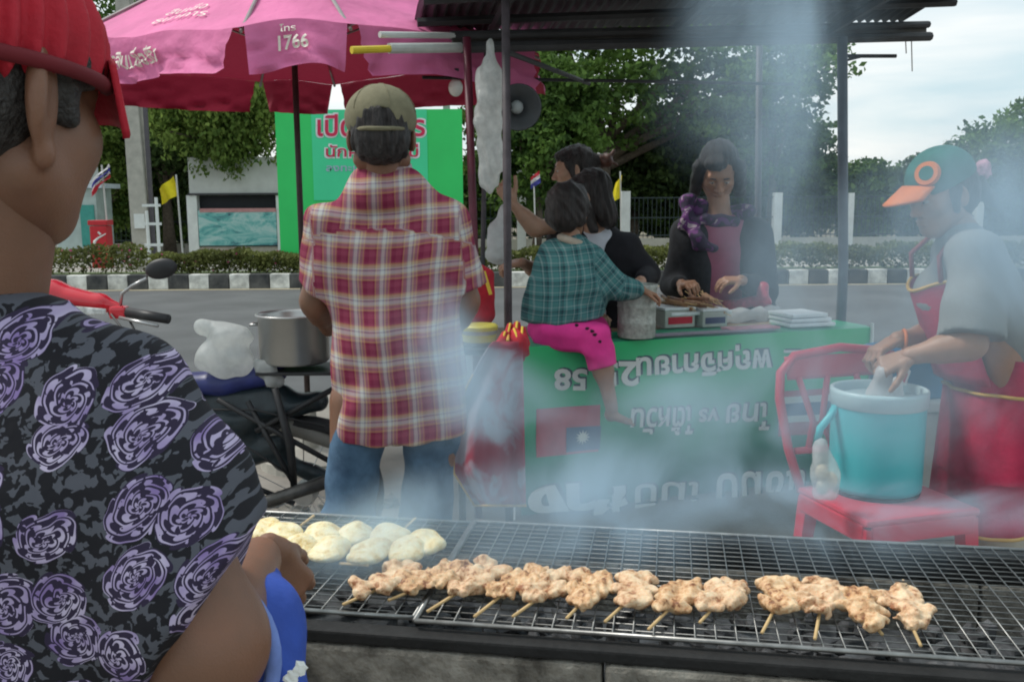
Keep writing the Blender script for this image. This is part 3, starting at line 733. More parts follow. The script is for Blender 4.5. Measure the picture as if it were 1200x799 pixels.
bn = tn
def bsz(u, v):
    p = PP(u, v, Vector((A.x, A.y, 0)) - tn * .03, tn); return ((p - Vector((A.x, A.y, 0))).dot(ed), p.z)
Mlt = mat('banner_white_print', (.62, .66, .62), rough=.5, var=.08)
Mld = mat('banner_shadow_print', (.015, .05, .06), rough=.5)
def btxt(body, c4, m, bold, off, dx=0, dy=0):
    """c4: photo points for reading-order LL, LR, UL, UR"""
    q = [np.array(bsz(u + dx, v + dy)) for u, v in c4]
    def w2(W_):
        o_ = []
        for x, y, z in W_:
            g = q[0] * (1 - x) * (1 - y) + q[1] * x * (1 - y) + q[2] * (1 - x) * y + q[3] * x * y
            o_.append(tuple(BP(g[0], g[1], off)))
        return np.array(o_)
    text_quad('lettering', body, (0, 0, 0), (1, 0, 0), (0, 1, 0), (1, 1, 0), m, ban, bold, warp=w2)
for body, u0, v0, u1, v1, sl, bold in [('58', 650, 432, 688, 458, 0, .03), ('25', 702, 423, 748, 452, 0, .03), ('พฤศจิกายน', 745, 412, 903, 446, -10, .028), ('12', 918, 410, 952, 434, 0, .0),
        ('ไต้หวัน', 739, 478, 814, 512, -2, .02), ('vs', 821, 480, 844, 496, -2, .02), ('ไทย', 853, 474, 902, 507, -3, .02), ('แชมป์', 838, 555, 944, 602, -5, .022), ('โมบี', 745, 568, 824, 600, -4, .02), ('ช้าง', 618, 570, 736, 616, -10, .05)]:
    c4 = [(u1, v0 + sl), (u0, v0), (u1, v1 + sl), (u0, v1)]
    btxt(body, c4, Mld, bold * 1.6, .004, 2, -1.5)
    btxt(body, c4, Mlt, bold, .007)
def bpatch(name, u0, v0, u1, v1, m, off, sub=14):
    s0, z1 = bsz(u0, v0); s1, z0 = bsz(u1, v1)
    mb = MB(); mb.grid(lambda a, b: BP(s0 + (s1 - s0) * a, z0 + (z1 - z0) * b, off), sub, sub); mb.build(name, m, ban, smooth=True)
Mfr = mat('print_red', (.45, .07, .10), rough=.5); Mfb = mat('print_blue', (.05, .09, .20), rough=.5)  # flag inks set paler, the veil of smoke mixed into the colour
bpatch('red_flag_print', 630, 480, 703, 530, Mfr, .004); bpatch('blue_canton_print', 665, 502, 704, 527, Mfb, .007)
s_, z_ = bsz(684, 513); mb = MB()
star = [BP(s_ + (.034 if k % 2 == 0 else .017) * math.cos(2 * math.pi * k / 24), z_ + (.034 if k % 2 == 0 else .017) * math.sin(2 * math.pi * k / 24), .010) for k in range(24)]
mb.add([BP(s_, z_, .010)] + star, [(0, 1 + k, 1 + (k + 1) % 24) for k in range(24)]); mb.build('white_sun_print', Mlt, ban)
for i, (v0, v1, m) in enumerate([(458, 465, Mfr), (465, 473, Mlt), (473, 488, Mfb), (488, 496, Mlt), (496, 504, Mfr)]): bpatch('flag_stripe_print', 913, v0, 990, v1, m, .004 + .0005 * i, 8)

# roof
FL, FR = P(482, 40, 4.5), P(1056, 26, 5.15); NL = P(508, -84, 3.3); NR = Vector((FR.x + .03, 3.3, FR.z + .08)); NL.z = FL.z + .08
roof = thing('stall_roof', 'dark sheet-metal roof of the stall seen from beneath', 'roof', (1.0, 4.0, 0))
M_roof = mat('roof_sheet_underside', (.10, .105, .11), rough=.6, metal=.3, var=.25, scale=2.5); M_dark = mat('dark_beam', (.035, .035, .038), rough=.6, var=.3, scale=8)
nsh = 8
for k in range(nsh):
    mb = MB(); s0, s1 = k / nsh, (k + 1) / nsh + .008
    def rf(a, b):
        s = s0 + (s1 - s0) * a; p = lerp(lerp(FL, FR, s), lerp(NL, NR, s), b); x = a * 7
        return p + Vector((0, 0, .004 * (k % 2) + .010 * math.cos(2 * math.pi * x) + (.02 * mnoise.noise(Vector((s * 6, b * 4, 0))))))
    mb.grid(rf, 56, 6); mb.build('roof_sheet', M_roof, roof, smooth=True)
for t_ in (.04, .32, .6, .9):
    MB().tube([lerp(FL, NL, t_) - Vector((0, 0, .045)), lerp(FR, NR, t_) - Vector((0, 0, .045))], .02, 6).build('purlin', M_dark, roof)
for s in (.13, .47, .8):
    MB().tube([lerp(FL, FR, s) - Vector((0, 0, .085)), lerp(NL, NR, s) - Vector((0, 0, .085))], .022, 6).build('rafter', M_dark, roof)
M_pvc = mat('pvc_white', (.50, .52, .50), rough=.4, var=.2, scale=6); M_yel = mat('yellow_plastic', (.65, .50, .04), rough=.4)
MB().tube([P(445, 41, 3.72), P(532, 42, 3.95)], .012, 8).build('pipe_end', M_pvc, roof); MB().tube([P(528, 42, 3.95), P(1088, 29, 5.1)], .018, 8).build('beam', M_dark, roof)
MB().tube([P(456, 57, 3.72), P(545, 56, 3.95)], .020, 10).build('pipe_end', M_pvc, roof); MB().tube([P(540, 56, 3.94), P(1090, 43, 5.05)], .023, 8).build('beam', M_dark, roof)
MB().tube([P(412, 59, 3.62), P(458, 57.5, 3.72)], .014, 10).build('yellow_pipe_end', M_yel, roof)
MB().tube([P(455, 70, 4.25), P(560, 62, 4.3)], .008, 6).build('wire', M_dark, roof)
MB().grid(lambda a, b: lerp(P(530, 44, 4.0), P(1085, 32, 5.12), a) + Vector((0, 0, -.055 * b)), 20, 3).build('fascia', mat('fascia_board', (.07, .065, .06), rough=.8, var=.3, scale=6), roof, solid=.012)
MB().tube([P(495, 91, 4.3), P(930, 99, 5.0)], .0085, 6).build('crossbar', M_dark, roof); MB().tube([P(986, 66, 4.75), P(1050, 66, 4.8)], .010, 6).build('short_bar', M_dark, roof)
MB().tube([P(988, 72, 4.75), P(1012, 66, 4.78)], .007, 6).build('brace', M_dark, roof)
MB().tube([P(596, 62, 3.5), P(690, 98, 4.7)], .010, 6).build('brace', M_dark, roof)
for u in (1061, 1068): MB().tube([P(u, 42, 5.05), P(u + 1, 60 + (u - 1060) * 3, 5.05)], .003, 4).build('string', mat('string', (.3, .28, .25)), roof)
M_post = mat('stall_post_paint', (.05, .04, .045), rough=.55, var=.35, scale=18); M_post2 = mat('stall_post_grey', (.12, .14, .17), rough=.6, var=.2, scale=8)
def post(label, u0, v0, u1, d, r, m, top=None):
    a = P(u1, 300, d); t = P(u0, v0, d); b = Vector((a.x, d, 0))
    o = MB().tube([b, Vector((a.x, d, 1.0)), t], r, 10).build('stall_post', m, None, smooth=True, loc=tuple(b)); tag(o, label, 'post')
post('front dark steel stall post crossing in front of the hanging plastic', 592, -60, 595, 3.5, .016, M_post)
post('dark red slanting stall pole just right of the checked shirt', 547, 44, 557, 3.9, .017, mat('pole_maroon', (.10, .015, .03), rough=.5, var=.3, scale=12))
post('thin dark stall pole between the maroon pole and hanging plastic', 570, 60, 565, 4.25, .011, M_post)
post('dark stall post rising behind the woman in the cardigan', 890, 42, 888, 5.35, .018, M_post)
post('thick grey stall post at the right end of the table', 987, 44, 989, 4.62, .024, M_post2)
# things hanging under the roof
M_film = mat('plastic_film', (.62, .65, .64), rough=.25, var=.08, scale=28, transl=.5, alpha=.72, bump=.6, bscale=60, col2=(.80, .82, .80))
pr = []; rg = random.Random(2)
cen = [P(574 + 2 * math.sin(i), 74 + i * 14, 3.75) for i in range(11)]; rr = [.022, .045, .050, .052, .048, .050, .045, .047, .044, .040, .035]
for i in range(10): pr.append(cap(cen[i], cen[i + 1], rr[i], rr[i + 1], k=.02))
pr.append(cap(P(573, 52, 3.75), P(574, 74, 3.75), .010, .016, k=.015))
o = blob('hanging_plastic', [(pr, .005, folds(.011, 90, 3, dirs=[(1, 0, .08), (.4, 1, .1), (1, 1, .25), (.8, -.5, .1)], n=8))], M_film, None); tag(o, 'long roll of crumpled white plastic bags hanging beside the front post', 'plastic bags')
c = P(534, 103, 4.2); t = thing('light_bulb', 'round white bulb hanging left of the maroon pole', 'light bulb', c)
MB().ell(c, (.032, .032, .038)).build('globe', mat('bulb_white', (.7, .7, .66), rough=.2), t, smooth=True); MB().tube([c + Vector((0, 0, .03)), c + Vector((0, 0, .08))], .016, 10).build('socket', M_dark, t); MB().tube([c + Vector((0, 0, .08)), P(534, 60, 4.2)], .003, 4).build('cord', M_dark, t)
c = P(607, 126, 3.95); t = thing('loudspeaker', 'dark horn loudspeaker fixed behind the front post', 'loudspeaker', c)
ax = Vector((.15, -1, -.1)).normalized()
MB().lathe(c + ax * -.08, [(.02, -.06), (.035, -.02), (.045, .03), (.085, .09), (.095, .10), (.088, .10), (.04, .04), (.012, .03)], 28, ax, cap=False).build('horn', mat('horn_dark', (.06, .065, .07), rough=.4), t, smooth=True)
MB().ell(c + ax * -.03, (.028, .028, .028)).build('horn_center', mat('horn_centre', (.35, .38, .38), rough=.4), t, smooth=True)
MB().box(c + Vector((-.02, .10, .05)), (.05, .10, .05), bev=.01).build('driver_box', mat('horn_grey', (.3, .33, .34)), t)
MB().tube([c + Vector((-.03, .06, .0)), P(594, 112, 3.55)], .008, 6).build('bracket', M_dark, t)
# cloth bag hanging on the maroon pole
M_rc = mat('red_cloth', (.40, .015, .03), rough=.8, var=.25, scale=20); M_yc = mat('yellow_trim', (.65, .45, .05), rough=.7)
c = P(565, 345, 3.8); t = thing('cloth_pouch', 'dark red pouch with yellow stripe hung on the maroon pole', 'pouch', c)
blob('bag', [([cap(P(562, 318, 3.8), P(562, 372, 3.8), .03, .045, k=.02), cap(P(572, 322, 3.8), P(570, 368, 3.8), .025, .035, k=.02)], .006, folds(.004, 60, 2))], M_rc, t)
MB().tube([P(567, 318, 3.74), P(575, 345, 3.74)], .008, 6).build('stripe', M_yc, t); MB().tube([P(565, 300, 3.85), P(565, 320, 3.8)], .006, 6).build('strap', M_dark, t)
# ------------------------------------------------------------------ people
def plaid_mat(name, warp_, weft, per=(.09, .10), mixc=.5, rough=.85):
    m = bpy.data.materials.new(name); m.use_nodes = True; t = m.node_tree; b = t.nodes['Principled BSDF']; b.inputs['Roughness'].default_value = rough
    b.inputs['Specular IOR Level'].default_value = .2
    at_ = N(t, 'ShaderNodeAttribute', attribute_name='cloth'); s = N(t, 'ShaderNodeSeparateXYZ'); 
    nz_ = N(t, 'ShaderNodeTexNoise', i_Scale=7.0, i_Detail=2.0); L(t, at_.outputs['Vector'], nz_.inputs['Vector'])
    ms = N(t, 'ShaderNodeVectorMath', operation='SCALE'); ms.inputs['Scale'].default_value = .012; L(t, nz_.outputs['Color'], ms.inputs[0])
    ad = N(t, 'ShaderNodeVectorMath', operation='ADD'); L(t, at_.outputs['Vector'], ad.inputs[0]); L(t, ms.outputs[0], ad.inputs[1]); L(t, ad.outputs[0], s.inputs[0])
    cols = []
    for ch, p, ramp in (('X', per[0], warp_), ('Y', per[1], weft)):
        d = N(t, 'ShaderNodeMath', operation='DIVIDE'); d.inputs[1].default_value = p; L(t, s.outputs[ch], d.inputs[0])
        f = N(t, 'ShaderNodeMath', operation='FRACT'); L(t, d.outputs[0], f.inputs[0])
        r = N(t, 'ShaderNodeValToRGB'); r.color_ramp.interpolation = 'CONSTANT'; e = r.color_ramp.elements
        e[0].position = 0; e[0].color = ramp[0][1] + (1,); e[1].position = ramp[1][0]; e[1].color = ramp[1][1] + (1,)
        for q in ramp[2:]: k = e.new(q[0]); k.color = q[1] + (1,)
        L(t, f.outputs[0], r.inputs['Fac']); cols.append(r)
    mx = N(t, 'ShaderNodeMixRGB', i_Fac=mixc); L(t, cols[0].outputs[0], mx.inputs['Color1']); L(t, cols[1].outputs[0], mx.inputs['Color2'])
    L(t, mx.outputs[0], b.inputs['Base Color'])
    n2 = N(t, 'ShaderNodeTexNoise', i_Scale=300.0); bp = N(t, 'ShaderNodeBump', i_Strength=.15, i_Distance=.002); L(t, at_.outputs['Vector'], n2.inputs['Vector']); L(t, n2.outputs['Fac'], bp.inputs['Height']); L(t, bp.outputs[0], b.inputs['Normal'])
    return m
def cloth_map(segs, right, up, origin, yoke=None):
    """planar map on the trunk, straight-along-the-limb map on sleeves"""
    right = V3(right); up = V3(up); origin = V3(origin)
    def f(V):
        best = np.full(len(V), 1e9); out_ = np.zeros((len(V), 3)); out_[:, 0] = (V - origin) @ right; out_[:, 1] = (V - origin) @ up
        for kind, a, b, rad in segs:
            a = V3(a); b = V3(b); ab = b - a; ln = np.linalg.norm(ab); ax = ab / ln; t = (V - a) @ ax; tc_ = np.clip(t, 0, ln)
            dd = np.linalg.norm(V - a - tc_[:, None] * ax, axis=1) - rad
            if kind == 't': best = np.minimum(best, dd); continue
            m = dd < best; best = np.minimum(best, dd)
            pr_ = right - ax * (right @ ax); pr_ /= np.linalg.norm(pr_)
            out_[m, 0] = ((V - a) @ pr_)[m] * 1.15 + .3; out_[m, 1] = t[m] + .02
        if yoke is not None:
            y_ = V[:, 2] > yoke + .6 * (V[:, 0] - origin[0] - .10) ** 2 * -1; out_[y_, 0] += .033; out_[y_, 1] += .02
        out_[:, 0] += .010 * np.sin(V[:, 2] * 9 + V[:, 0] * 4); out_[:, 1] += .012 * np.sin(V[:, 0] * 11)
        return out_
    return f
SK1 = skin_mat('skin_brown', (.185, .095, .058)); SK2 = skin_mat('skin_tan', (.33, .185, .115)); SK3 = skin_mat('skin_light', (.42, .26, .18))
def hair_mat(name, col):
    m = mat(name, col, rough=.42, var=.6, scale=60, bump=1.0, bscale=150, spec=.4, col2=(col[0] * 3.2, col[1] * 3.0, col[2] * 2.8)); t = m.node_tree
    for n in [n for n in t.nodes if n.type == 'TEX_NOISE']:
        mp_ = N(t, 'ShaderNodeMapping'); mp_.inputs['Scale'].default_value = (2.2, 2.2, .14)
        c = [x for x in t.nodes if x.type == 'TEX_COORD'][0]; L(t, c.outputs['Object'], mp_.inputs[0]); L(t, mp_.outputs[0], n.inputs['Vector'])
    return m
HB = hair_mat('hair_black', (.012, .010, .010)); HBr = hair_mat('hair_dark_brown', (.03, .018, .013))
EYE = mat('eye_white', (.38, .34, .31), rough=.2); IRIS = mat('iris_dark', (.02, .012, .01), rough=.15)
def eyes(q, f, s, parent):
    for sx in (-1, 1):
        e = MB().ell(q(sx * .032, .0735, .0055), (.0125 * s,) * 3, 14, 10).build('eye', EYE, parent, smooth=True)
        MB().ell(q(sx * .031, .0815, .004), (.0060 * s,) * 3, 10, 8).build('iris', IRIS, e, smooth=True)
        MB().tube([q(sx * .048, .080, .026), q(sx * .032, .092, .031), q(sx * .016, .092, .028)], [.002 * s, .0035 * s, .003 * s], 6).build('eyebrow', HB, parent, smooth=True)
def hairf(amp, freq, seed): return folds(amp, freq, seed, dirs=[(1, 0, .15), (.3, 1, 0), (1, .6, .1)], n=5)

# ============ man in the checked shirt (seen from behind)
D = 2.9
man = thing('person', 'man seen from behind in a red checked shirt, olive cap and blue jeans', 'person', (P(455, 300, D).x, D, 0))
hc = P(447, 163, D - .02)
shL, shR = P(383, 262, D + .02), P(527, 262, D + .02); hpL, hpR = P(418, 470, D), P(515, 470, D)
elL, wrL = P(369, 352, D + .06), P(385, 385, D + .27); elR, wrR = P(545, 352, D + .06), P(530, 392, D + .30)
kL_, aL_ = P(408, 610, D - .02), P(402, 690, D + .02); kR_, aR_ = P(498, 612, D + .06), P(503, 700, D + .05)
aL_.z = .09; aR_.z = .09
fh = Vector((-.12, 1, -.12))
hs_ = 1.14; hp, q0 = head_prims(hc, fh, s=hs_, sockets=False); q = q0
nk0 = P(452, 222, D + .0)
body = torso_prims(shL, shR, hpL, hpR, add=-.035) + [cap(nk0, hc + Vector((0, -.01, -.03)), .062, .056, k=.03)] + limb(shL, elL, wrL, .05, .042, .028) + limb(shR, elR, wrR, .05, .042, .028)
body += limb(hpL, kL_, aL_, .085, .055, .038) + limb(hpR, kR_, aR_, .085, .055, .038)
for a_ in (aL_, aR_): body.append(cap(a_ + Vector((0, -.03, -.04)), a_ + Vector((0, .15, -.055)), .04, .03, k=.03))
blob('body', [(body, .011, None), (hp, .005, None), (hand_prims(wrL, (.3, 1, .1), (0, 0, 1), 1), .004, None), (hand_prims(wrR, (-.3, 1, .1), (0, 0, 1), -1), .004, None)], SK1, man)
rgt, fwd, up = frame(fh)
M_ = fmat(rgt, fwd, up)
hr = [ell(q(0, -.022, .035), (.090, .108, .093), M_, .01, cuts=[(q(0, .0, -.035), -up), (q(0, .045, 0), fwd)]), ell(q(0, -.05, -.012), (.086, .072, .062), M_, .02), ell(q(0, -.055, -.045), (.072, .052, .034), M_, .02),
      cap(q(.078, -.0, .02), q(.076, .006, -.022), .012, .008, k=.015), cap(q(-.078, 0, .02), q(-.076, .006, -.022), .012, .008, k=.015)]
blob('hair', [(hr, .005, hairf(.005, 190, 1))], HB, man)
M_cap = mat('cap_olive', (.17, .155, .095), rough=.9, var=.15, scale=30, bump=.3, bscale=300)
cu = (up * 1.0 - fwd * .06).normalized()
cp = [ell(q(0, -.004, .052), (.107, .127, .099), M_, .01, cuts=[(q(0, -.02, .014), -cu)])]
cut = ell(q(0, -.116, .034), (.041, .05, .028), M_, .003, sub=True)
co = thing  # noqa
capo = blob('cap', [(cp + [cut], .004, folds(.0012, 60, 4))], M_cap, man)
mb = MB(); mb.grid(lambda a, b: q(-.08 + .16 * a, .075 + .075 * b * (1 - (2 * a - 1) ** 2 * .5) + .02 * (1 - (2 * a - 1) ** 2), .055 - .02 * (2 * a - 1) ** 2 - .02 * b), 10, 4); mb.build('brim', M_cap, capo, smooth=True, solid=.004)
mb = MB(); mb.tube([q(.058, -.085, .010), q(.03, -.112, .006), q(0, -.120, .004), q(-.03, -.112, .006), q(-.058, -.085, .010)], .0065, 8); mb.build('strap', M_cap, capo, smooth=True)
for k in range(6):
    an = k * math.pi / 3 + .26; mb = MB(); mb.tube([q(.0955 * math.sin(an) * math.sin(th) , -.004 - .1125 * math.cos(an) * math.sin(th), .052 + .0885 * math.cos(th)) for th in (0.06, .3, .6, .9, 1.2, 1.45)], .0013, 5); mb.build('seam', M_cap, capo)
MB().ell(q(0, -.004, .141), (.008, .008, .005), 10, 6).build('button', M_cap, capo)
mg = (.19, .020, .055); mg2 = (.26, .045, .085); wh = (.50, .50, .48); ye = (.48, .38, .24); og = (.44, .24, .12); pk = (.32, .16, .18); lv = (.27, .23, .28)
M_pl = plaid_mat('plaid_cloth', [(0, mg), (.14, mg2), (.34, mg), (.41, og), (.46, pk), (.56, lv), (.60, wh), (.72, lv), (.78, ye), (.83, pk), (.92, og), (.96, mg2)],
                 [(0, mg), (.16, mg2), (.32, mg), (.40, og), (.46, pk), (.55, ye), (.59, wh), (.70, lv), (.76, wh), (.80, ye), (.88, og), (.93, mg2)], (.080, .092), .5)
hem = P(465, 508, D); n_ = Vector((-.06, 0, -1)).normalized()
tp = torso_prims(shL, shR, hpL + Vector((.03, 0, .05)), hpR - Vector((.03, 0, -.05)), add=-.012, k=.05, fl=.80)
for x0, x1 in (((431, 400), (428, 520)), ((465, 400), (467, 525)), ((503, 400), (507, 525))):
    tp.append(cap(P(*x0, D), P(*x1, D), .106, .107, k=.05, flat=((0, 1, 0), .98), cuts=[(hem, Vector((0, 0, -1)))]))
sl1, sl2 = lerp(shL, elL, .83), lerp(shR, elR, .80)
dL = (elL - shL).normalized(); dR = (elR - shR).normalized()
tp += [cap(P(440, 224, D - .018), P(464, 224, D - .018), .070, k=.03), cap(P(428, 216, D + .01), lerp(shL, shR, .10), .050, .062, k=.05), cap(P(476, 216, D + .01), lerp(shL, shR, .90), .050, .062, k=.05)]
tp += [cap(shL, elL, .066, .074, k=.035, cuts=[(sl1, dL)]), cap(shR, elR, .066, .072, k=.035, cuts=[(sl2, dR)])]
fd = folds(.0085, 26, 12, dirs=[(1, 0, .45), (1, 0, -.3), (.8, 0, 1), (1, .3, .1)], n=6)
sh_o = blob('shirt', [(tp, .0085, fd)], M_pl, man, attr=cloth_map([('t', lerp(shL, shR, .2), lerp(hpL, hpR, .2), .12), ('t', lerp(shL, shR, .8), lerp(hpL, hpR, .8), .12), ('t', lerp(shL, shR, .5), lerp(hpL, hpR, .5), .12), ('s', shL, elL, .064), ('s', shR, elR, .064)], (1, 0, 0), (0, 0, 1), (hpL.x - .02, 0, hpL.z), yoke=shL.z - .015))
# collar
mb = MB(); cc_ = nk0 + Vector((0, .010, .036))
cl_t = lambda a: (-1.0 + a * 2.0) * 2.5 - math.pi / 2
mb.grid(lambda a, b: cc_ + Vector(((.090 - .014 * b) * math.cos(cl_t(a)), (.086 - .016 * b) * math.sin(cl_t(a)), -.012 + .050 * b + .012 * math.sin(cl_t(a)))), 28, 4)
co_ = mb.build('collar', M_pl, man, smooth=True, solid=.006)
vv = np.array([tuple(v.co) for v in co_.data.vertices]); at_ = co_.data.attributes.new('cloth', 'FLOAT_VECTOR', 'POINT'); at_.data.foreach_set('vector', np.stack([vv[:, 0] * 1.2 + .28, vv[:, 2] * .9 + .04, vv[:, 0] * 0], 1).astype(np.float32).ravel())
def yoke(y_):
    pass
M_jean = mat('denim_blue', (.035, .085, .16), rough=.9, var=.35, scale=9, bump=.3, bscale=250, col2=(.09, .17, .27))
lg = []
for hp_, k_, a_ in ((hpL + Vector((.015, 0, 0)), kL_, aL_), (hpR - Vector((.015, 0, 0)), kR_, aR_)):
    lg += [cap(hp_, k_, .085, .082, k=.03), cap(k_, a_ + Vector((0, 0, .02)), .082, .068, k=.03, cuts=[(a_ + Vector((0, 0, -.02)), Vector((0, 0, -1)))])]
blob('jeans', [(lg, .010, folds(.008, 38, 7, dirs=[(.3, 0, 1), (.1, 0, 1), (.8, .2, .5)], n=6))], M_jean, man)
for a_ in (aL_, aR_):
    blob('shoe', [([cap(a_ + Vector((0, -.04, -.045)), a_ + Vector((0, .17, -.055)), .045, .038, k=.02, cuts=[(Vector((0, 0, .003)), Vector((0, 0, -1)))])], .008, None)], mat('shoe_dark', (.04, .035, .03), rough=.6), man)

# ============ child on the table
D = 3.95
ch = thing('person', 'small child in a teal checked jacket and pink shorts sitting on the stall table', 'person', (P(665, 380, D).x, D, TZ))
hc = P(667, 248, D + .03); fh = Vector((.55, .9, -.15)); s = .90
hp, q = head_prims(hc, fh, s=s, sockets=False); rgt, fwd, up = frame(fh); M_ = fmat(rgt, fwd, up)
shL, shR = P(648, 298, D + .05), P(694, 306, D - .03); hpL, hpR = P(640, 385, D + .0), P(672, 388, D + .0)
elR, wrR = P(725, 338, D - .02), P(752, 340, D + .0); elL, wrL = P(640, 345, D + .22), P(690, 370, D + .26)
knR, anR = P(698, 397, D - .10), P(717, 478, D - .12); knL, anL = P(700, 388, D + .12), P(690, 395, D + .30)
body = torso_prims(shL, shR, hpL, hpR, s=.72) + [cap(P(670, 295, D + .02), hc, .042, .040, k=.02)] + limb(shR, elR, wrR, .035, .03, .022) + limb(shL, elL, wrL, .035, .03, .022)
body += limb(hpR, knR, anR, .06, .045, .027) + limb(hpL, knL, anL, .06, .042, .028)
fo = P(738, 495, D - .14)
foot = [cap(anR, P(716, 487, D - .10), .026, .024, k=.015), cap(P(716, 486, D - .11), lerp(anR, fo, .95), .025, .016, k=.015, flat=((0, 0, 1), .8))]
for k in range(5): foot.append(cap(lerp(anR, fo, .85) + Vector((.004 * k, (k - 2) * .010, 0)), fo + Vector((.012 - .003 * k, (k - 2) * .012, -.004)), .007, .006, k=.004))
blob('body', [(body, .010, None), (foot, .004, None), (hp, .005, None), (hand_prims(wrR, (1, .1, -.35), (0, 0, 1), 1, s=.7), .004, None)], SK2, ch)
hr = [ell(q(0, -.020, .036), (.087, .104, .092), M_, .01), ell(q(0, -.048, -.03), (.080, .070, .066), M_, .02), cap(q(.072, .02, .02), q(.068, .0, -.05), .022, .016, k=.02), cap(q(-.072, .02, .02), q(-.068, .0, -.05), .022, .016, k=.02),
      ell(q(0, .062, .055), (.062, .045, .045), M_, .02)]
blob('hair', [(hr, .005, hairf(.005, 160, 5))], HB, ch)
te = (.035, .13, .135); te2 = (.075, .21, .21); gr = (.24, .33, .33); dk = (.03, .06, .075)
M_tp = plaid_mat('teal_plaid_cloth', [(0, te2), (.35, te), (.42, gr), (.5, te), (.62, dk), (.75, te2), (.9, gr)], [(0, te2), (.3, te), (.4, gr), (.46, te), (.6, dk), (.74, te2), (.92, gr)], (.055, .06), .5, rough=.95)
jk = torso_prims(shL, shR, hpL + Vector((-.02, 0, .09)), hpR + Vector((0, 0, .09)), s=.80, add=.008, fl=.85) + [cap(P(652, 340, D + .02), P(642, 388, D + .03), .115, .125, k=.04, cuts=[(P(650, 374, D), Vector((.05, 0, -1)))]), cap(P(690, 340, D), P(668, 385, D), .10, .11, k=.04, cuts=[(P(650, 374, D), Vector((.05, 0, -1)))])]
jk += [cap(shR, elR, .058, .052, k=.03), cap(elR, lerp(elR, wrR, .6), .052, .044, k=.02), cap(shL, elL, .056, .05, k=.03), cap(elL, wrL, .05, .038, k=.02)]
blob('jacket', [(jk, .008, folds(.007, 45, 9, n=6))], M_tp, ch, attr=cloth_map([('t', lerp(shL, shR, .5), lerp(hpL, hpR, .5), .12), ('s', shR, elR, .05), ('s', elR, wrR, .05)], (.95, .3, 0), (0, 0, 1), hpL))
mb = MB(); c0 = P(673, 281, D + .02)
mb.tube([c0 + Vector((.064 * math.cos(a), .062 * math.sin(a), -.022 * math.cos(a) - .008)) for a in [math.pi * (-.95 + .11 * i) for i in range(14)]], [.012] + [.016] * 12 + [.012], 10); mb.build('collar', mat('fleece_cream', (.42, .36, .29), rough=.95, bump=.5, bscale=90), ch, smooth=True)
M_pk = mat('shorts_hot_pink', (.80, .045, .30), rough=.8, var=.08, scale=20)
cut_n = (anR - knR).normalized(); cut_p = P(700, 431, D - .11)
sh = [cap(hpR + Vector((-.08, -.02, .0)), knR, .080, .066, k=.03), cap(knR, lerp(knR, anR, .6), .064, .060, k=.02, cuts=[(cut_p, cut_n)]), cap(hpL, knL, .075, .062, k=.03)]
blob('shorts', [(sh, .007, folds(.006, 50, 10, n=5))], M_pk, ch)
for uv in ((676, 381), (688, 385), (697, 392), (703, 400), (694, 388)): MB().ell(P(*uv, D - .165 - .0 * uv[0]), (.009, .006, .006), 8, 6, wob=.5, seed=uv[0]).build('print_spot', mat('print_black', (.02, .01, .02)), ch)

# ============ woman in profile with the raised arm
D = 4.75
wa = thing('person', 'woman in black in profile holding up a plastic bag behind the child', 'person', (P(680, 300, D).x, D, 0))
hc = P(672, 200, D); fh = Vector((-1, .05, -.12)); hp, q = head_prims(hc, fh, s=.98); rgt, fwd, up = frame(fh); M_ = fmat(rgt, fwd, up)
shN, shF = P(660, 262, D - .16), P(668, 262, D + .18); hpN, hpF = P(655, 430, D - .1), P(660, 430, D + .1)
el, wr = P(628, 268, D - .28), P(600, 238, D - .30); el2, wr2 = P(632, 320, D + .1), P(612, 308, D - .1)
kn = P(640, 520, D - .08); an = P(636, 590, D - .06); an.z = .09; kn2 = kn + Vector((.05, .2, 0)); an2 = an + Vector((.05, .2, 0))
body = torso_prims(shN, shF, hpN, hpF, s=.9) + [cap(P(676, 255, D), hc + Vector((.01, 0, -.04)), .05, .046, k=.03)] + limb(shN, el, wr, .044, .036, .024) + limb(shF, el2, wr2, .044, .036, .026) + limb(hpN, kn, an, .08, .055, .036) + limb(hpF, kn2, an2, .08, .055, .036)
blob('body', [(body, .011, None), (hp, .004, None), (hand_prims(wr, (-.6, 0, 1), (-.3, -1, 0), 1, curl=(55, 60, 40)), .004, None), (hand_prims(wr2, (-1, -.2, -.1), (0, -.3, 1), 1, curl=(45, 50, 30)), .004, None)], SK3, wa)
eyes(q, fwd, .98, wa)
hr = [ell(q(0, -.024, .042), (.082, .092, .086), M_, .01), ell(q(0, -.06, -.01), (.072, .055, .07), M_, .02), ell(q(0, -.125, .035), (.034, .036, .036), M_, .015), cap(q(.07, .03, .04), q(.076, .0, -.03), .016, .012, k=.02), cap(q(-.07, .03, .04), q(-.076, .0, -.03), .016, .012, k=.02), ell(q(0, .045, .075), (.058, .04, .034), M_, .02)]
blob('hair', [(hr, .005, hairf(.004, 170, 8))], HB, wa)
blob('hair_knot', [([ell(q(0, -.155, .03), (.036, .040, .036), M_, .01), cap(q(0, -.18, .04), q(.01, -.215, .07), .013, .005, k=.02), cap(q(0, -.18, .03), q(.0, -.22, .0), .012, .004, k=.02)], .004, hairf(.008, 120, 2))], mat('hair_auburn', (.075, .03, .02), rough=.5, var=.4, scale=60), wa)
MB().ell(q(0, -.135, .062), (.010, .010, .010), 10, 8).build('hair_clip', M_wp, wa)
tp = torso_prims(shN, shF, hpN, hpF, s=.92, add=.012) + [cap(shN, lerp(shN, el, .35), .062, .056, k=.03, cuts=[(lerp(shN, el, .42), (el - shN).normalized())]), cap(shF, el2, .06, .05, k=.03)]
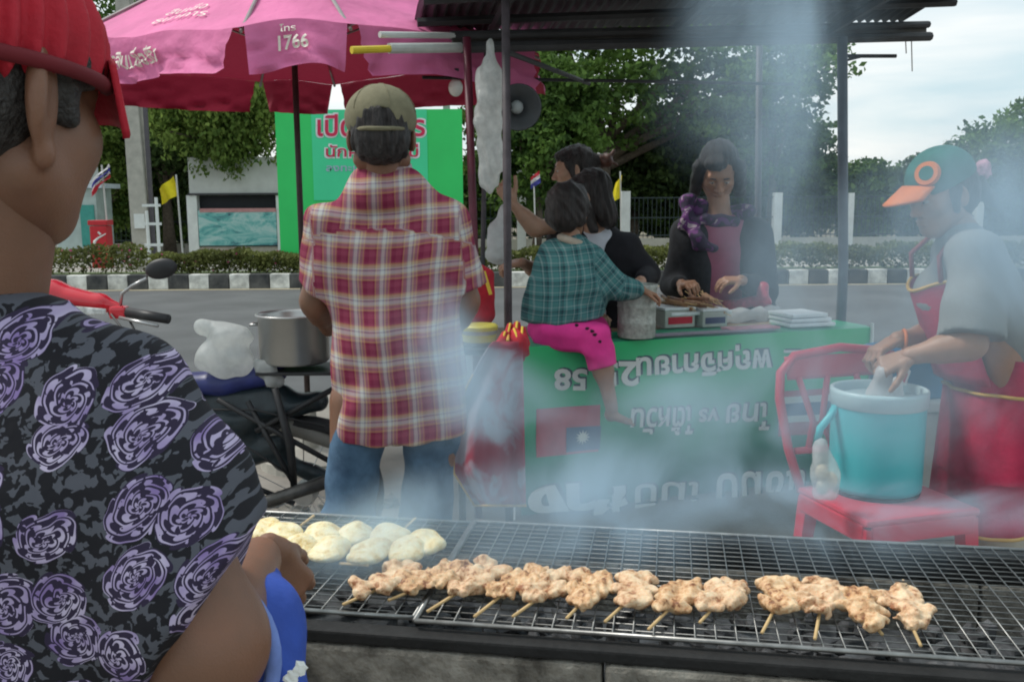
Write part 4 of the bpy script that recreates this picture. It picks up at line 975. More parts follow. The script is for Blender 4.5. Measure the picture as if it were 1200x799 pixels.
blob('top', [(tp, .011, folds(.007, 35, 3))], mat('cloth_black', (.018, .017, .020), rough=.9, var=.3, bump=.2, bscale=200), wa)
blob('trousers', [([cap(hpN, kn, .10, .075), cap(kn, an, .075, .055), cap(hpF, kn2, .10, .075), cap(kn2, an2, .075, .055)], .012, folds(.006, 35, 6))], mat('cloth_charcoal', (.03, .033, .04), rough=.9), wa)
M_bag = mat('thin_plastic', (.72, .74, .74), rough=.25, var=.1, scale=25, transl=.35, alpha=.72, bump=.8, bscale=35)
o = blob('plastic_bag', [([cap(P(592, 244, D - .34), P(585, 272, D - .34), .016, .045, k=.02), cap(P(585, 272, D - .34), P(583, 296, D - .34), .050, .058, k=.02)], .006, folds(.008, 60, 4))], M_bag, None); tag(o, 'thin plastic bag held up by the woman in profile', 'plastic bag')

# ============ woman behind the child in black jacket over white tee
D = 4.45
wb = thing('person', 'long-haired woman in black jacket and white tee reaching over the table behind the child', 'person', (P(700, 300, D).x, D, 0))
hc = P(692, 232, D); fh = Vector((-.9, .45, -.35)); hp, q = head_prims(hc, fh, s=.96); rgt, fwd, up = frame(fh); M_ = fmat(rgt, fwd, up)
shA, shB = P(665, 290, D + .05), P(736, 290, D + .03); hpA, hpB = P(672, 430, D + .15), P(722, 430, D + .15)
el, wr = P(757, 330, D - .1), P(758, 332, D - .22); el = P(762, 322, D + .02); wr = P(750, 330, D - .22)
el2, wr2 = P(655, 345, D + .0), P(685, 365, D - .15)
kn = P(678, 520, D + .1); an = kn.copy(); an.z = .09; kn2 = P(720, 520, D + .1); an2 = kn2.copy(); an2.z = .09
body = torso_prims(shA, shB, hpA, hpB, s=.88) + [cap(P(700, 284, D + .03), hc + Vector((0, .01, -.04)), .05, .046, k=.03)] + limb(shB, el, wr, .042, .034, .024) + limb(shA, el2, wr2, .042, .034, .024) + limb(hpA, kn, an, .08, .055, .036) + limb(hpB, kn2, an2, .08, .055, .036)
blob('body', [(body, .011, None), (hp, .004, None), (hand_prims(wr, (-.3, -1, -.25), (0, -.2, 1), 1, curl=(30, 35, 25)), .004, None), (hand_prims(wr2, (.6, -.7, -.1), (0, -.2, 1), -1), .004, None)], SK3, wb)
eyes(q, fwd, .96, wb)
hr = [ell(q(0, -.024, .045), (.084, .096, .09), M_, .01), ell(q(0, -.05, -.05), (.082, .055, .12), M_, .02), cap(q(.074, .01, .05), q(.082, -.0, -.16), .024, .018, k=.02), cap(q(-.074, .01, .05), q(-.082, -.0, -.16), .024, .018, k=.02), ell(q(0, .052, .085), (.06, .045, .034), M_, .02)]
blob('hair', [(hr, .005, hairf(.005, 170, 9))], HB, wb)
blob('tee', [(torso_prims(shA, shB, hpA, hpB, s=.86, add=.010), .011, folds(.005, 35, 3))], mat('tee_white', (.55, .57, .62), rough=.9), wb)
jk = [cap(lerp(shA, shB, .16) + Vector((0, -.01, -.03)), lerp(hpA, hpB, .08), .098, .108, k=.03, flat=((0, 1, 0), 1.1)), cap(lerp(shA, shB, .90) + Vector((0, -.01, -.03)), lerp(hpA, hpB, .95), .095, .105, k=.03, flat=((0, 1, 0), 1.1)),
      cap(lerp(shA, shB, .5) + Vector((0, .06, -.0)), lerp(hpA, hpB, .5) + Vector((0, .06, 0)), .13, .13, k=.04), cap(shA, shB + Vector((0, .0, 0)), .058, k=.03), cap(shB, el, .060, .05, k=.03), cap(el, lerp(el, wr, .8), .05, .04, k=.02), cap(shA, el2, .06, .05, k=.03), cap(el2, lerp(el2, wr2, .8), .05, .04, k=.02)]
jk.append(ell(lerp(shA, shB, .45) + Vector((0, -.12, -.05)), (.05, .08, .16), None, .02, sub=True))
blob('jacket', [(jk, .010, folds(.006, 40, 5))], mat('cloth_black_knit', (.014, .014, .018), rough=.95, var=.3), wb)
blob('trousers', [([cap(hpA, kn, .10, .075), cap(kn, an, .075, .055), cap(hpB, kn2, .10, .075), cap(kn2, an2, .075, .055)], .012, None)], mat('cloth_charcoal', (.03, .033, .04)), wb)

# ============ woman in dark cardigan with scarf
D = 4.95
wc = thing('person', 'woman in a dark cardigan, pink top and purple scarf behind the table', 'person', (P(843, 300, D).x, D, 0))
hc = P(842, 203, D); fh = Vector((-.14, -1, -.72)); hp, q = head_prims(hc, fh, s=1.16); rgt, fwd, up = frame(fh); M_ = fmat(rgt, fwd, up)
shA, shB = P(802, 272, D + .02), P(886, 272, D + .02); hpA, hpB = P(812, 420, D + .1), P(880, 420, D + .1)
elA, wrA = P(791, 338, D - .02), P(799, 333, D - .22); elB, wrB = P(897, 342, D), P(868, 328, D - .24)
kn = P(822, 520, D + .05); an = kn.copy(); an.z = .09; kn2 = P(872, 520, D + .05); an2 = kn2.copy(); an2.z = .09
elA = P(788, 335, D + .04)
body = torso_prims(shA, shB, hpA, hpB, s=1.0) + [cap(P(843, 262, D + .02), hc + Vector((0, .02, -.04)), .062, .056, k=.03)] + limb(shA, elA, wrA, .045, .038, .026) + limb(shB, elB, wrB, .045, .038, .026) + limb(hpA, kn, an, .09, .06, .04) + limb(hpB, kn2, an2, .09, .06, .04)
blob('body', [(body, .011, None), (hp, .0035, None), (hand_prims(wrA, (.35, -1, .12), (-.2, -.2, 1), 1, curl=(35, 40, 30)), .004, None), (hand_prims(wrB, (-1, -.35, .0), (0, -.35, 1), -1, curl=(25, 30, 25)), .004, None)], SK2, wc)
eyes(q, fwd, 1.16, wc)
hr = [ell(q(0, -.026, .055), (.100, .105, .105), M_, .01), ell(q(0, -.045, -.03), (.105, .065, .10), M_, .02), cap(q(.088, .022, .05), q(.100, .0, -.10), .034, .030, k=.02), cap(q(-.088, .022, .05), q(-.100, .0, -.10), .034, .030, k=.02), ell(q(.02, .058, .088), (.06, .042, .034), M_, .02)]
blob('hair', [(hr, .005, hairf(.005, 150, 4))], HB, wc)
blob('pink_top', [(torso_prims(shA, shB, hpA, hpB, s=1.0, add=.008), .011, folds(.006, 30, 8))], mat('cloth_pink', (.34, .10, .17), rough=.9), wc)
cg = [cap(lerp(shA, shB, .10) + Vector((0, .0, -.04)), lerp(hpA, hpB, -.05), .105, .125, k=.03, flat=((0, 1, 0), 1.15)), cap(lerp(shA, shB, .93) + Vector((0, .0, -.04)), lerp(hpA, hpB, 1.05), .108, .130, k=.03, flat=((0, 1, 0), 1.15)),
      cap(lerp(shA, shB, .5) + Vector((0, .08, -.02)), lerp(hpA, hpB, .5) + Vector((0, .08, 0)), .14, .15, k=.04), cap(shA, shB, .062, k=.03), cap(shA, elA, .074, .062, k=.03), cap(elA, lerp(elA, wrA, .80), .062, .048, k=.02), cap(shB, elB, .074, .064, k=.03), cap(elB, lerp(elB, wrB, .80), .064, .048, k=.02)]
blob('cardigan', [(cg, .010, folds(.007, 32, 15))], mat('cardigan_dark', (.022, .024, .028), rough=.95, var=.25, scale=30, bump=.3, bscale=160), wc)
def scarf_mat():
    m = bpy.data.materials.new('scarf_print'); m.use_nodes = True; t = m.node_tree; b = t.nodes['Principled BSDF']; b.inputs['Roughness'].default_value = .8
    c = N(t, 'ShaderNodeTexCoord'); v = N(t, 'ShaderNodeTexNoise', i_Scale=17.0, i_Detail=2.0, i_Distortion=1.0); L(t, c.outputs['Object'], v.inputs['Vector'])
    r = N(t, 'ShaderNodeValToRGB'); r.color_ramp.interpolation = 'CONSTANT'; e = r.color_ramp.elements; e[0].color = (.40, .33, .37, 1); e[1].position = .36; e[1].color = (.12, .03, .15, 1); k = e.new(.50); k.color = (.03, .02, .05, 1)
    L(t, v.outputs['Fac'], r.inputs[0]); L(t, r.outputs[0], b.inputs['Base Color']); return m
sf = [cap(P(806, 235, D - .02), P(806, 262, D - .06), .030, .034, k=.02), cap(P(806, 262, D - .06), P(822, 282, D - .12), .040, .034, k=.02), cap(P(822, 282, D - .12), P(836, 290, D - .13), .034, .022, k=.02), cap(P(806, 236, D), P(830, 252, D + .07), .045, .045, k=.02), cap(P(855, 252, D + .07), P(876, 250, D - .03), .045, .04, k=.02), cap(P(830, 258, D - .06), P(860, 260, D - .05), .035, .03, k=.03)]
blob('scarf', [(sf, .006, folds(.013, 48, 6, n=7))], scarf_mat(), wc)
blob('trousers', [([cap(hpA, kn, .11, .08), cap(kn, an, .08, .06), cap(hpB, kn2, .11, .08), cap(kn2, an2, .08, .06)], .012, None)], mat('cloth_charcoal', (.03, .033, .04)), wc)

# ============ vendor at the right
D = 3.0
ve = thing('person', 'vendor in green cap with orange peak and maroon apron bending over the cooler', 'person', (P(1160, 400, D).x, D, 0))
hc = P(1103, 230, D); fh = Vector((-1, -.22, -.30)); hp, q = head_prims(hc, fh, s=1.02); rgt, fwd, up = frame(fh); M_ = fmat(rgt, fwd, up)
shN, shF = P(1143, 300, D - .17), P(1122, 300, D + .18); hpN, hpF = P(1192, 480, D - .11), P(1178, 480, D + .11)
elN, wrN = P(1138, 402, D - .26), P(1066, 417, D - .20); elF, wrF = P(1105, 392, D + .12), P(1052, 398, D - .02)
kn = P(1170, 600, D - .12); an = P(1175, 680, D - .1); an.z = .09; kn2 = P(1160, 600, D + .1); an2 = P(1165, 680, D + .12); an2.z = .09
body = torso_prims(shN, shF, hpN, hpF, s=.98) + [cap(P(1128, 280, D), hc + Vector((.02, 0, -.04)), .058, .05, k=.03)] + limb(shN, elN, wrN, .05, .042, .028) + limb(shF, elF, wrF, .05, .042, .028) + limb(hpN, kn, an, .09, .06, .04) + limb(hpF, kn2, an2, .09, .06, .04)
blob('body', [(body, .011, None), (hp, .0035, None), (hand_prims(wrN, (-1, .05, -.4), (-.2, -.6, 1), -1, curl=(50, 50, 35)), .0038, None), (hand_prims(wrF, (-1, -.2, -.45), (-.2, 0, 1), 1, curl=(40, 40, 30)), .0038, None)], SK2, ve)
eyes(q, fwd, 1.02, ve)
blob('hair', [([ell(q(0, -.035, .028), (.084, .088, .080), M_, .01), ell(q(0, -.06, -.02), (.074, .05, .06), M_, .02), cap(q(0, -.125, .0), q(.0, -.17, -.07), .028, .02, k=.02), cap(q(.076, .0, .02), q(.074, .01, -.04), .014, .009, k=.02), cap(q(-.076, .0, .02), q(-.074, .01, -.04), .014, .009, k=.02)], .005, hairf(.005, 150, 3))], HB, ve)
M_cg = mat('cap_green', (.022, .13, .11), rough=.8, var=.15, scale=20)
M_or = mat('cap_orange', (.60, .17, .045), rough=.7)
cu = (up * .97 + fwd * .2).normalized()
vc = blob('cap', [([ell(q(0, -.010, .058), (.092, .112, .098), M_, .01, cuts=[(q(0, 0, .035), -cu)])], .0045, None)], M_cg, ve)
mb = MB(); mb.grid(lambda a, b: q(-.078 + .156 * a, .07 + .035 * (1 - (2 * a - 1) ** 2) + .088 * b * (1 - .45 * (2 * a - 1) ** 2), .050 + .012 * (1 - (2 * a - 1) ** 2) - .038 * b + .008 * b * (2 * a - 1) ** 2), 14, 6); mb.build('peak', M_or, vc, smooth=True, solid=.006)
# round badge on the cap side front
bc = q(-.050, .066, .088); bnrm = (bc - q(0, -.01, .045)).normalized()
bb = MB().lathe(bc + bnrm * .013, [(.0, 0), (.036, 0), (.040, -.014)], 24, bnrm, cap=False).build('badge', M_or, vc)
MB().lathe(bc + bnrm * .0145, [(.0, 0), (.022, 0), (.024, -.003)], 20, bnrm, cap=False).build('badge_centre', M_cg, bb)
MB().ell(q(0, -.155, .035), (.03, .02, .03), 12, 8, wob=.6, seed=3).build('hair_tie', mat('scrunchie', (.5, .25, .32), var=.5, scale=60), ve, smooth=True)
M_gt = mat('tee_grey', (.22, .235, .23), rough=.9, var=.06, bump=.15, bscale=200)
tp = torso_prims(shN, shF, hpN + Vector((0, 0, .14)), hpF + Vector((0, 0, .14)), s=1.02, add=.014, k=.05) + [cap(shN, elN, .078, .090, k=.04, cuts=[(lerp(shN, elN, .93), (elN - shN).normalized())]), cap(shF, elF, .07, .075, k=.03, cuts=[(lerp(shF, elF, .8), (elF - shF).normalized())])]
tp += [cap(lerp(shN, shF, .5) + Vector((-.03, 0, -.12)), lerp(hpN, hpF, .5) + Vector((0, 0, .16)), .125, .130, k=.04)]
blob('tee', [(tp, .009, folds(.010, 24, 21, dirs=[(.7, .2, 1), (.5, 0, 1), (1, 0, .5)], n=6))], M_gt, ve)
M_ap = mat('apron_maroon', (.40, .018, .065), rough=.85, var=.3, scale=6, bump=.2, bscale=60); M_gold = mat('trim_gold', (.55, .34, .08), rough=.6)
def belly(u, v): return P(u, v, D)
# bib panel in front of the chest, straps and skirt
bibc = [P(1063, 345, D - .20), P(1103, 336, D - .21), P(1126, 440, D - .24), P(1070, 442, D - .20)]
tw = lerp(shN, shF, .5)
def bib(a, b):
    y = -.19 + .38 * a; x0 = lerp(tw, lerp(hpN, hpF, .5), .18 + .60 * b)
    wd_ = .16 + .05 * b
    ang = (a - .5) * 1.9
    return x0 + Vector((-.185 * math.cos(ang) - .012, -.0 + wd_ * math.sin(ang), 0)) + Vector((.0, 0, .02 * math.cos(a * math.pi * 2) * (1 - b)))
mb = MB(); mb.grid(bib, 16, 12); mb.build('apron_bib', M_ap, ve, smooth=True, solid=.006)
mb = MB(); mb.tube([bib(i / 12, 0) + Vector((-.004, 0, 0)) for i in range(13)], .006, 6); mb.build('gold_trim', M_gold, ve, smooth=True)
nk = P(1120, 284, D)
for a_, sy in ((.12, -1), (.88, 1)): MB().tube([bib(a_, 0) + Vector((-.004, 0, 0)), lerp(bib(a_, 0), nk, .5) + Vector((-.055, .05 * sy, .02)), nk + Vector((-.045, .075 * sy, .02)), nk + Vector((.06, .05 * sy, .035))], .008, 6).build('apron_strap', mat('strap_dull_red', (.30, .06, .07)), ve, smooth=True)
hm = lerp(hpN, hpF, .5)
def skirt(a, b):
    ang = (a - .5) * 3.3; z = P(1160, 412, D).z * (1 - b) + P(1160, 606, D).z * b
    z += .07 * max(0, abs(2 * a - 1) - .55) ** 1.2 * b
    r = .190 + .020 * b + .010 * math.sin(a * 19 + b * 3) * (.3 + b) + .006 * math.sin(a * 43 + 2 * b)
    return Vector((hm.x - r * math.cos(ang) * 1.0 + .0, hm.y + r * 1.15 * math.sin(ang), z))
mb = MB(); mb.grid(skirt, 40, 16); mb.build('apron_skirt', M_ap, ve, smooth=True, solid=.006)
mb = MB(); mb.tube([skirt(i / 40, 1.0) + Vector((-.003, -.003, -.003)) for i in range(41)], .006, 6); mb.build('gold_trim', M_gold, ve, smooth=True)
mb = MB(); mb.tube([skirt(.04 + .55 * i / 20, .20) * 1.0 + (Vector((-.012 * math.cos((.04 + .55 * i / 20 - .5) * 3.3), .014 * math.sin((.04 + .55 * i / 20 - .5) * 3.3), 0))) for i in range(21)], .006, 6); mb.build('pocket_trim', M_gold, ve, smooth=True)
mb = MB(); mb.grid(lambda a, b: skirt(.06 + .50 * a, .20 + .5 * b) + Vector((-.010 * math.cos((.06 + .50 * a - .5) * 3.3), .013 * math.sin((.06 + .5 * a - .5) * 3.3), 0)), 20, 8); mb.build('apron_pocket', M_ap, ve, smooth=True)
blob('trousers', [([cap(hpN, kn, .09, .075), cap(kn, an, .075, .075, cuts=[(an, Vector((0, 0, -1)))]), cap(hpF, kn2, .09, .075), cap(kn2, an2, .085, .075, cuts=[(an2, Vector((0, 0, -1)))])], .012, folds(.010, 30, 5))], mat('trousers_beige', (.40, .36, .29), rough=.9, var=.12), ve)
MB().tube([wrF + Vector((.02 + .005 * math.cos(a), .031 * math.cos(a), .031 * math.sin(a))) for a in [i * math.pi / 6 for i in range(13)]], .006, 6).build('wristband', M_or, ve, smooth=True)
for a_ in (an, an2): blob('shoe', [([cap(a_ + Vector((.05, 0, -.045)), a_ + Vector((-.17, -.03, -.055)), .045, .036, k=.02, cuts=[(Vector((0, 0, .003)), Vector((0, 0, -1)))])], .008, None)], mat('sandal_dark', (.03, .03, .03)), ve)

# ============ person in the foreground, back turned
fp = thing('person', 'person in the foreground in purple rose-print shirt and red elastic cap turning skewers', 'person', (-.48, .82, 0))
D = .86
th = R(24); fh = Vector((math.sin(th), math.cos(th), -.10)); rgt, fwd, up = frame(fh); M_ = fmat(rgt, fwd, up)
hc = P(-22, 128, D); s = 1.02
hp, q = head_prims(hc, fh, s=s, ears=False)
e = Matrix.Rotation(.55, 3, up); Me = fmat(e @ rgt, e @ fwd, up)
hp += [ell(q(.084, -.008, .006), (.0105, .025, .046), Me, .008), ell(q(.097, -.002, .010), (.0065, .013, .028), Me, .006, sub=True), ell(q(.096, -.020, .012), (.006, .007, .034), Me, .004), ell(q(.083, -.004, -.042), (.009, .011, .013), Me, .008),
       ell(q(.040, .056, -.022), (.026, .028, .032), M_, .02), ell(q(.040, .03, -.055), (.022, .032, .034), M_, .03)]
shR = P(142, 468, .84); shL = shR + Vector((-.37, .03, .0)); hpR = P(100, 1000, .84); hpL = hpR + Vector((-.26, 0, 0))
elR = P(240, 756, .80); wrR = P(303, 655, 1.04); elL = shL + Vector((-.05, .06, -.26)); wrL = elL + Vector((.12, .24, .02))
nkb = P(-46, 362, .87)
knR, knL = hpR + Vector((0, .03, -.40)), hpL + Vector((0, .03, -.40)); anR = knR.copy(); anR.z = .09; anL = knL.copy(); anL.z = .09
body = torso_prims(shL, shR, hpL, hpR, s=.88, add=-.008) + [cap(nkb + Vector((0, 0, -.03)), hc + Vector((.0, .01, -.05)), .066, .060, k=.035), cap(shR, elR, .044, .054, k=.03), cap(elR, wrR, .048, .027, k=.03), cap(shL, elL, .056, .046, k=.04), cap(elL, wrL, .046, .028)]
body += limb(hpR, knR, anR, .10, .065, .04) + limb(hpL, knL, anL, .10, .065, .04)
hd = hand_prims(P(305, 648, 1.05), (.30, .45, -.80), (.70, -.70, .05), -1, s=.95, curl=(30, 45, 30), thumb=(.8, .40, .45))
blob('body', [(body, .009, None), (hp, .0035, None), (hd, .0032, None), (hand_prims(wrL, (.2, 1, 0), (0, 0, 1), 1), .004, None)], SK1, fp)
eyes(q, fwd, s, fp)
blob('hair', [([ell(q(0, -.030, .020), (.086, .090, .090), M_, .01, cuts=[(q(0, .0, -.060), -up)]), cap(q(.072, .020, .045), q(.073, .032, -.006), .012, .008, k=.02), ell(q(.060, .040, .045), (.022, .035, .026), M_, .015)], .004, hairf(.0012, 260, 3))], mat('hair_greying', (.02, .018, .017), rough=.5, var=.3, scale=150, col2=(.045, .042, .04), bump=.5, bscale=200), fp)
M_rcap = mat('cap_red_cloth', (.42, .012, .028), rough=.75, var=.18, scale=15, bump=.15, bscale=200)
def pleat(Q):
    d = Q - V3(q(0, -.01, .06)); x = d @ V3(rgt); y = d @ V3(fwd); z = d @ V3(up); an = np.arctan2(x, y)
    return .0055 * np.sin(an * 26 + 2 * np.sin(an * 3) + z * 12) * np.clip(1.1 - z * 7, .15, 1)
cu = (up * .97 - fwd * .05).normalized()
fc = blob('cap', [([ell(q(0, -.016, .060), (.100, .122, .098), M_, .01, cuts=[(q(0, 0, .030), -cu)]), ell(q(0, -.06, .045), (.094, .075, .060), M_, .02, cuts=[(q(0, 0, .022), -cu)])], .0035, pleat)], M_rcap, fp)
M_dr = mat('cap_peak_dark', (.13, .008, .014), rough=.8)
mb = MB(); mb.grid(lambda a, b: q(-.088 + .176 * a, .062 + .042 * (1 - (2 * a - 1) ** 2) + .024 * b * (1 - .30 * (2 * a - 1) ** 2), .058 + .012 * (1 - (2 * a - 1) ** 2) - .062 * b - .012 * (2 * a - 1) ** 2), 16, 8); mb.build('peak', M_rcap, fc, smooth=True, solid=.006)
mb = MB(); mb.tube([q(.1005 * math.sin(a), -.016 + .122 * math.cos(a), .030) for a in [i * math.pi / 18 for i in range(4, 33)]], .007, 8); mb.build('elastic_band', M_dr, fc, smooth=True)
def rose_mat():
    m = bpy.data.materials.new('rose_print_cloth'); m.use_nodes = True; t = m.node_tree; b = t.nodes['Principled BSDF']; b.inputs['Roughness'].default_value = .8; b.inputs['Specular IOR Level'].default_value = .25
    at_ = N(t, 'ShaderNodeAttribute', attribute_name='cloth')
    def MM(op, a, b_=None, c=None):
        n = N(t, 'ShaderNodeMath', operation=op)
        for i, x in enumerate((a, b_, c)):
            if x is None: continue
            if hasattr(x, 'links') or hasattr(x, 'is_linked'): L(t, x, n.inputs[i])
            else: n.inputs[i].default_value = x
        return n.outputs[0]
    nz0 = N(t, 'ShaderNodeTexNoise', i_Scale=22.0, i_Detail=2.0); L(t, at_.outputs['Vector'], nz0.inputs['Vector'])
    sub_ = N(t, 'ShaderNodeVectorMath', operation='SUBTRACT'); sub_.inputs[1].default_value = (.5, .5, .5); L(t, nz0.outputs['Color'], sub_.inputs[0])
    scl = N(t, 'ShaderNodeVectorMath', operation='SCALE'); scl.inputs['Scale'].default_value = .024; L(t, sub_.outputs[0], scl.inputs[0])
    wv_ = N(t, 'ShaderNodeVectorMath', operation='ADD'); L(t, at_.outputs['Vector'], wv_.inputs[0]); L(t, scl.outputs[0], wv_.inputs[1])
    SC = 18.5
    def layer(vec, rnd):
        v = N(t, 'ShaderNodeTexVoronoi', voronoi_dimensions='2D', i_Scale=SC, i_Randomness=rnd); L(t, vec, v.inputs['Vector'])
        return v
    v0 = layer(at_.outputs['Vector'], .55); v1 = layer(wv_.outputs[0], .55)
    rad = MM('ADD', v0.outputs['Distance'], 0.0)
    # petals: wobble of the ring radius with angle round the rose centre
    pos = N(t, 'ShaderNodeVectorMath', operation='SCALE'); pos.inputs['Scale'].default_value = SC; L(t, wv_.outputs[0], pos.inputs[0])
    dl = N(t, 'ShaderNodeVectorMath', operation='SUBTRACT'); L(t, wv_.outputs[0], dl.inputs[0]); L(t, v1.outputs['Position'], dl.inputs[1])
    sp = N(t, 'ShaderNodeSeparateXYZ'); L(t, dl.outputs[0], sp.inputs[0])
    ang = MM('ARCTAN2', sp.outputs['Y'], sp.outputs['X'])
    rings = None
    d1 = v1.outputs['Distance']
    pet = MM('MULTIPLY', MM('ABSOLUTE', MM('SINE', MM('ADD', MM('MULTIPLY', ang, 2.5), MM('MULTIPLY', d1, 21.0)))), .055)
    rr = MM('ADD', d1, MM('MULTIPLY', pet, -1.0))
    sepc0 = N(t, 'ShaderNodeSeparateXYZ'); L(t, v1.outputs['Color'], sepc0.inputs[0]); sepc_y = sepc0.outputs['Y']
    spir = MM('ADD', MM('MULTIPLY', rr, MM('ADD', MM('MULTIPLY', sepc0.outputs['Z'], 30.0), 62.0)), MM('MULTIPLY', ang, 1.0)); spir = MM('ADD', spir, MM('MULTIPLY', sepc_y, 6.0))
    line = MM('GREATER_THAN', MM('SINE', spir), .15)
    sepc = N(t, 'ShaderNodeSeparateXYZ'); L(t, v1.outputs['Color'], sepc.inputs[0])
    mask = MM('LESS_THAN', rr, MM('ADD', MM('MULTIPLY', sepc.outputs['X'], .10), .37))
    core = MM('MULTIPLY', line, mask)
    # broken up strokes
    n3 = N(t, 'ShaderNodeTexNoise', i_Scale=95.0, i_Detail=2.0); L(t, at_.outputs['Vector'], n3.inputs['Vector'])
    brk = MM('GREATER_THAN', n3.outputs['Fac'], .40); rose = MM('MULTIPLY', core, brk)
    n4 = N(t, 'ShaderNodeTexNoise', i_Scale=95.0, i_Detail=2.0, i_Distortion=.6); L(t, at_.outputs['Vector'], n4.inputs['Vector'])
    rg_ = N(t, 'ShaderNodeValToRGB'); rg_.color_ramp.interpolation = 'CONSTANT'; e = rg_.color_ramp.elements; e[0].color = (.085, .09, .11, 1); e[1].position = .47; e[1].color = (.012, .012, .016, 1)
    L(t, n4.outputs['Fac'], rg_.inputs[0])
    inner = N(t, 'ShaderNodeMixRGB'); inner.inputs['Color2'].default_value = (.03, .022, .05, 1); L(t, mask, inner.inputs['Fac']); L(t, rg_.outputs[0], inner.inputs['Color1'])
    n5 = N(t, 'ShaderNodeTexNoise', i_Scale=30.0, i_Detail=2.0); L(t, at_.outputs['Vector'], n5.inputs['Vector']); rp = N(t, 'ShaderNodeValToRGB'); e = rp.color_ramp.elements; e[0].position = .35; e[0].color = (.24, .17, .38, 1); e[1].position = .65; e[1].color = (.52, .46, .62, 1); L(t, n5.outputs['Fac'], rp.inputs[0])
    mx = N(t, 'ShaderNodeMixRGB'); L(t, rose, mx.inputs['Fac']); L(t, inner.outputs[0], mx.inputs['Color1']); L(t, rp.outputs[0], mx.inputs['Color2']); L(t, mx.outputs[0], b.inputs['Base Color'])
    n6 = N(t, 'ShaderNodeTexNoise', i_Scale=25.0, i_Detail=3.0); L(t, at_.outputs['Vector'], n6.inputs['Vector']); bp = N(t, 'ShaderNodeBump', i_Strength=.35, i_Distance=.006); L(t, n6.outputs['Fac'], bp.inputs['Height']); L(t, bp.outputs[0], b.inputs['Normal'])
    return m
cn0 = nkb + Vector((0, 0, -.01))
slv = P(248, 690, .82); sd_ = (Vector(slv) - shR).normalized()
slc = P(240, 672, .80)
cn = (P(170, 790, .80) - P(318, 592, .84)); cn = cn.cross(Vector((0, 1, 0))).normalized()
if cn.dot(elR - shR) < 0: cn = -cn
tp = torso_prims(shL, shR, hpL, hpR, s=1.02, add=.008, k=.05, fl=.78) + [cap(shR, lerp(shR, elR, .35), .063, .068, k=.04), cap(lerp(shR, elR, .2), P(208, 640, .82), .064, .084, k=.03), cap(P(204, 588, .83), P(238, 700, .81), .078, .088, k=.025, cuts=[(P(246, 686, .80), cn)]), cap(shL, elL, .078, .085, k=.04)]
tp += [cap(nkb + Vector((0, 0, -.055)), nkb + Vector((.005, .0, -.005)), .085, .079, k=.03, cuts=[(nkb + Vector((0, 0, .0)), Vector((.05, .1, 1)).normalized())]), cap(nkb + Vector((.03, 0, -.05)), shR + Vector((-.02, 0, .0)), .052, .054, k=.05)]
tp[-5]['cuts'] = [(P(246, 686, .80), cn)]
mpf = cloth_map([('t', lerp(shL, shR, .5), lerp(hpL, hpR, .5), .2)], (1, 0, 0), (0, 0, 1), (0, 0, 0))
def mp2(V):
    o_ = mpf(V); sl = V[:, 0] > (shR.x + .015)
    o_[:, 0] += .35 * np.abs(V[:, 1] - .82) * np.sign(V[:, 0] - shR.x) * 0; return o_
blob('shirt', [(tp, .006, folds(.010, 24, 33, dirs=[(.6, .2, 1), (.2, 0, 1), (1, 0, .6)], n=7))], rose_mat(), fp, attr=mp2)
M_bl = mat('oversleeve_blue', (.025, .07, .36), rough=.75, var=.15, scale=14, bump=.2, bscale=60); M_lb = mat('oversleeve_trim', (.16, .24, .56), rough=.8, var=.15, scale=40)
p0 = P(246, 765, .86); p1 = lerp(elR, wrR, .45) + Vector((.012, 0, -.03)); p2 = lerp(elR, wrR, .74) + Vector((0, 0, -.012))
ax_ = (p1 - p0).normalized()
ov = blob('oversleeve', [([cap(p0, p1, .072, .054, k=.02, cuts=[(p0 + Vector((0, .004, 0)), Vector((-.35, -1, .15)).normalized())]), cap(p1, p2, .054, .034, k=.03), cap(P(292, 835, .86), p1, .062, .045, k=.03, cuts=[(p0 + Vector((0, .02, 0)), Vector((-.35, -1, .15)).normalized())])], .005, folds(.007, 42, 6))], M_bl, fp)
an_ = Vector((-.35, -1, .15)).normalized(); u_ = an_.cross(Vector((0, 0, 1))).normalized(); v_ = an_.cross(u_)
MB().tube([p0 + Vector((0, .002, 0)) + (u_ * math.cos(a) + v_ * math.sin(a)) * .072 for a in [i * math.pi / 16 for i in range(33)]], .0075, 8).build('elastic_trim', M_lb, ov, smooth=True)
for i_, (uu, vv_) in enumerate([(345, 790), (352, 782), (340, 797)]): MB().ell(P(uu, vv_, .80), (.006, .003, .006), 8, 6, wob=.8, seed=i_).build('print_spot', M_wp, ov)
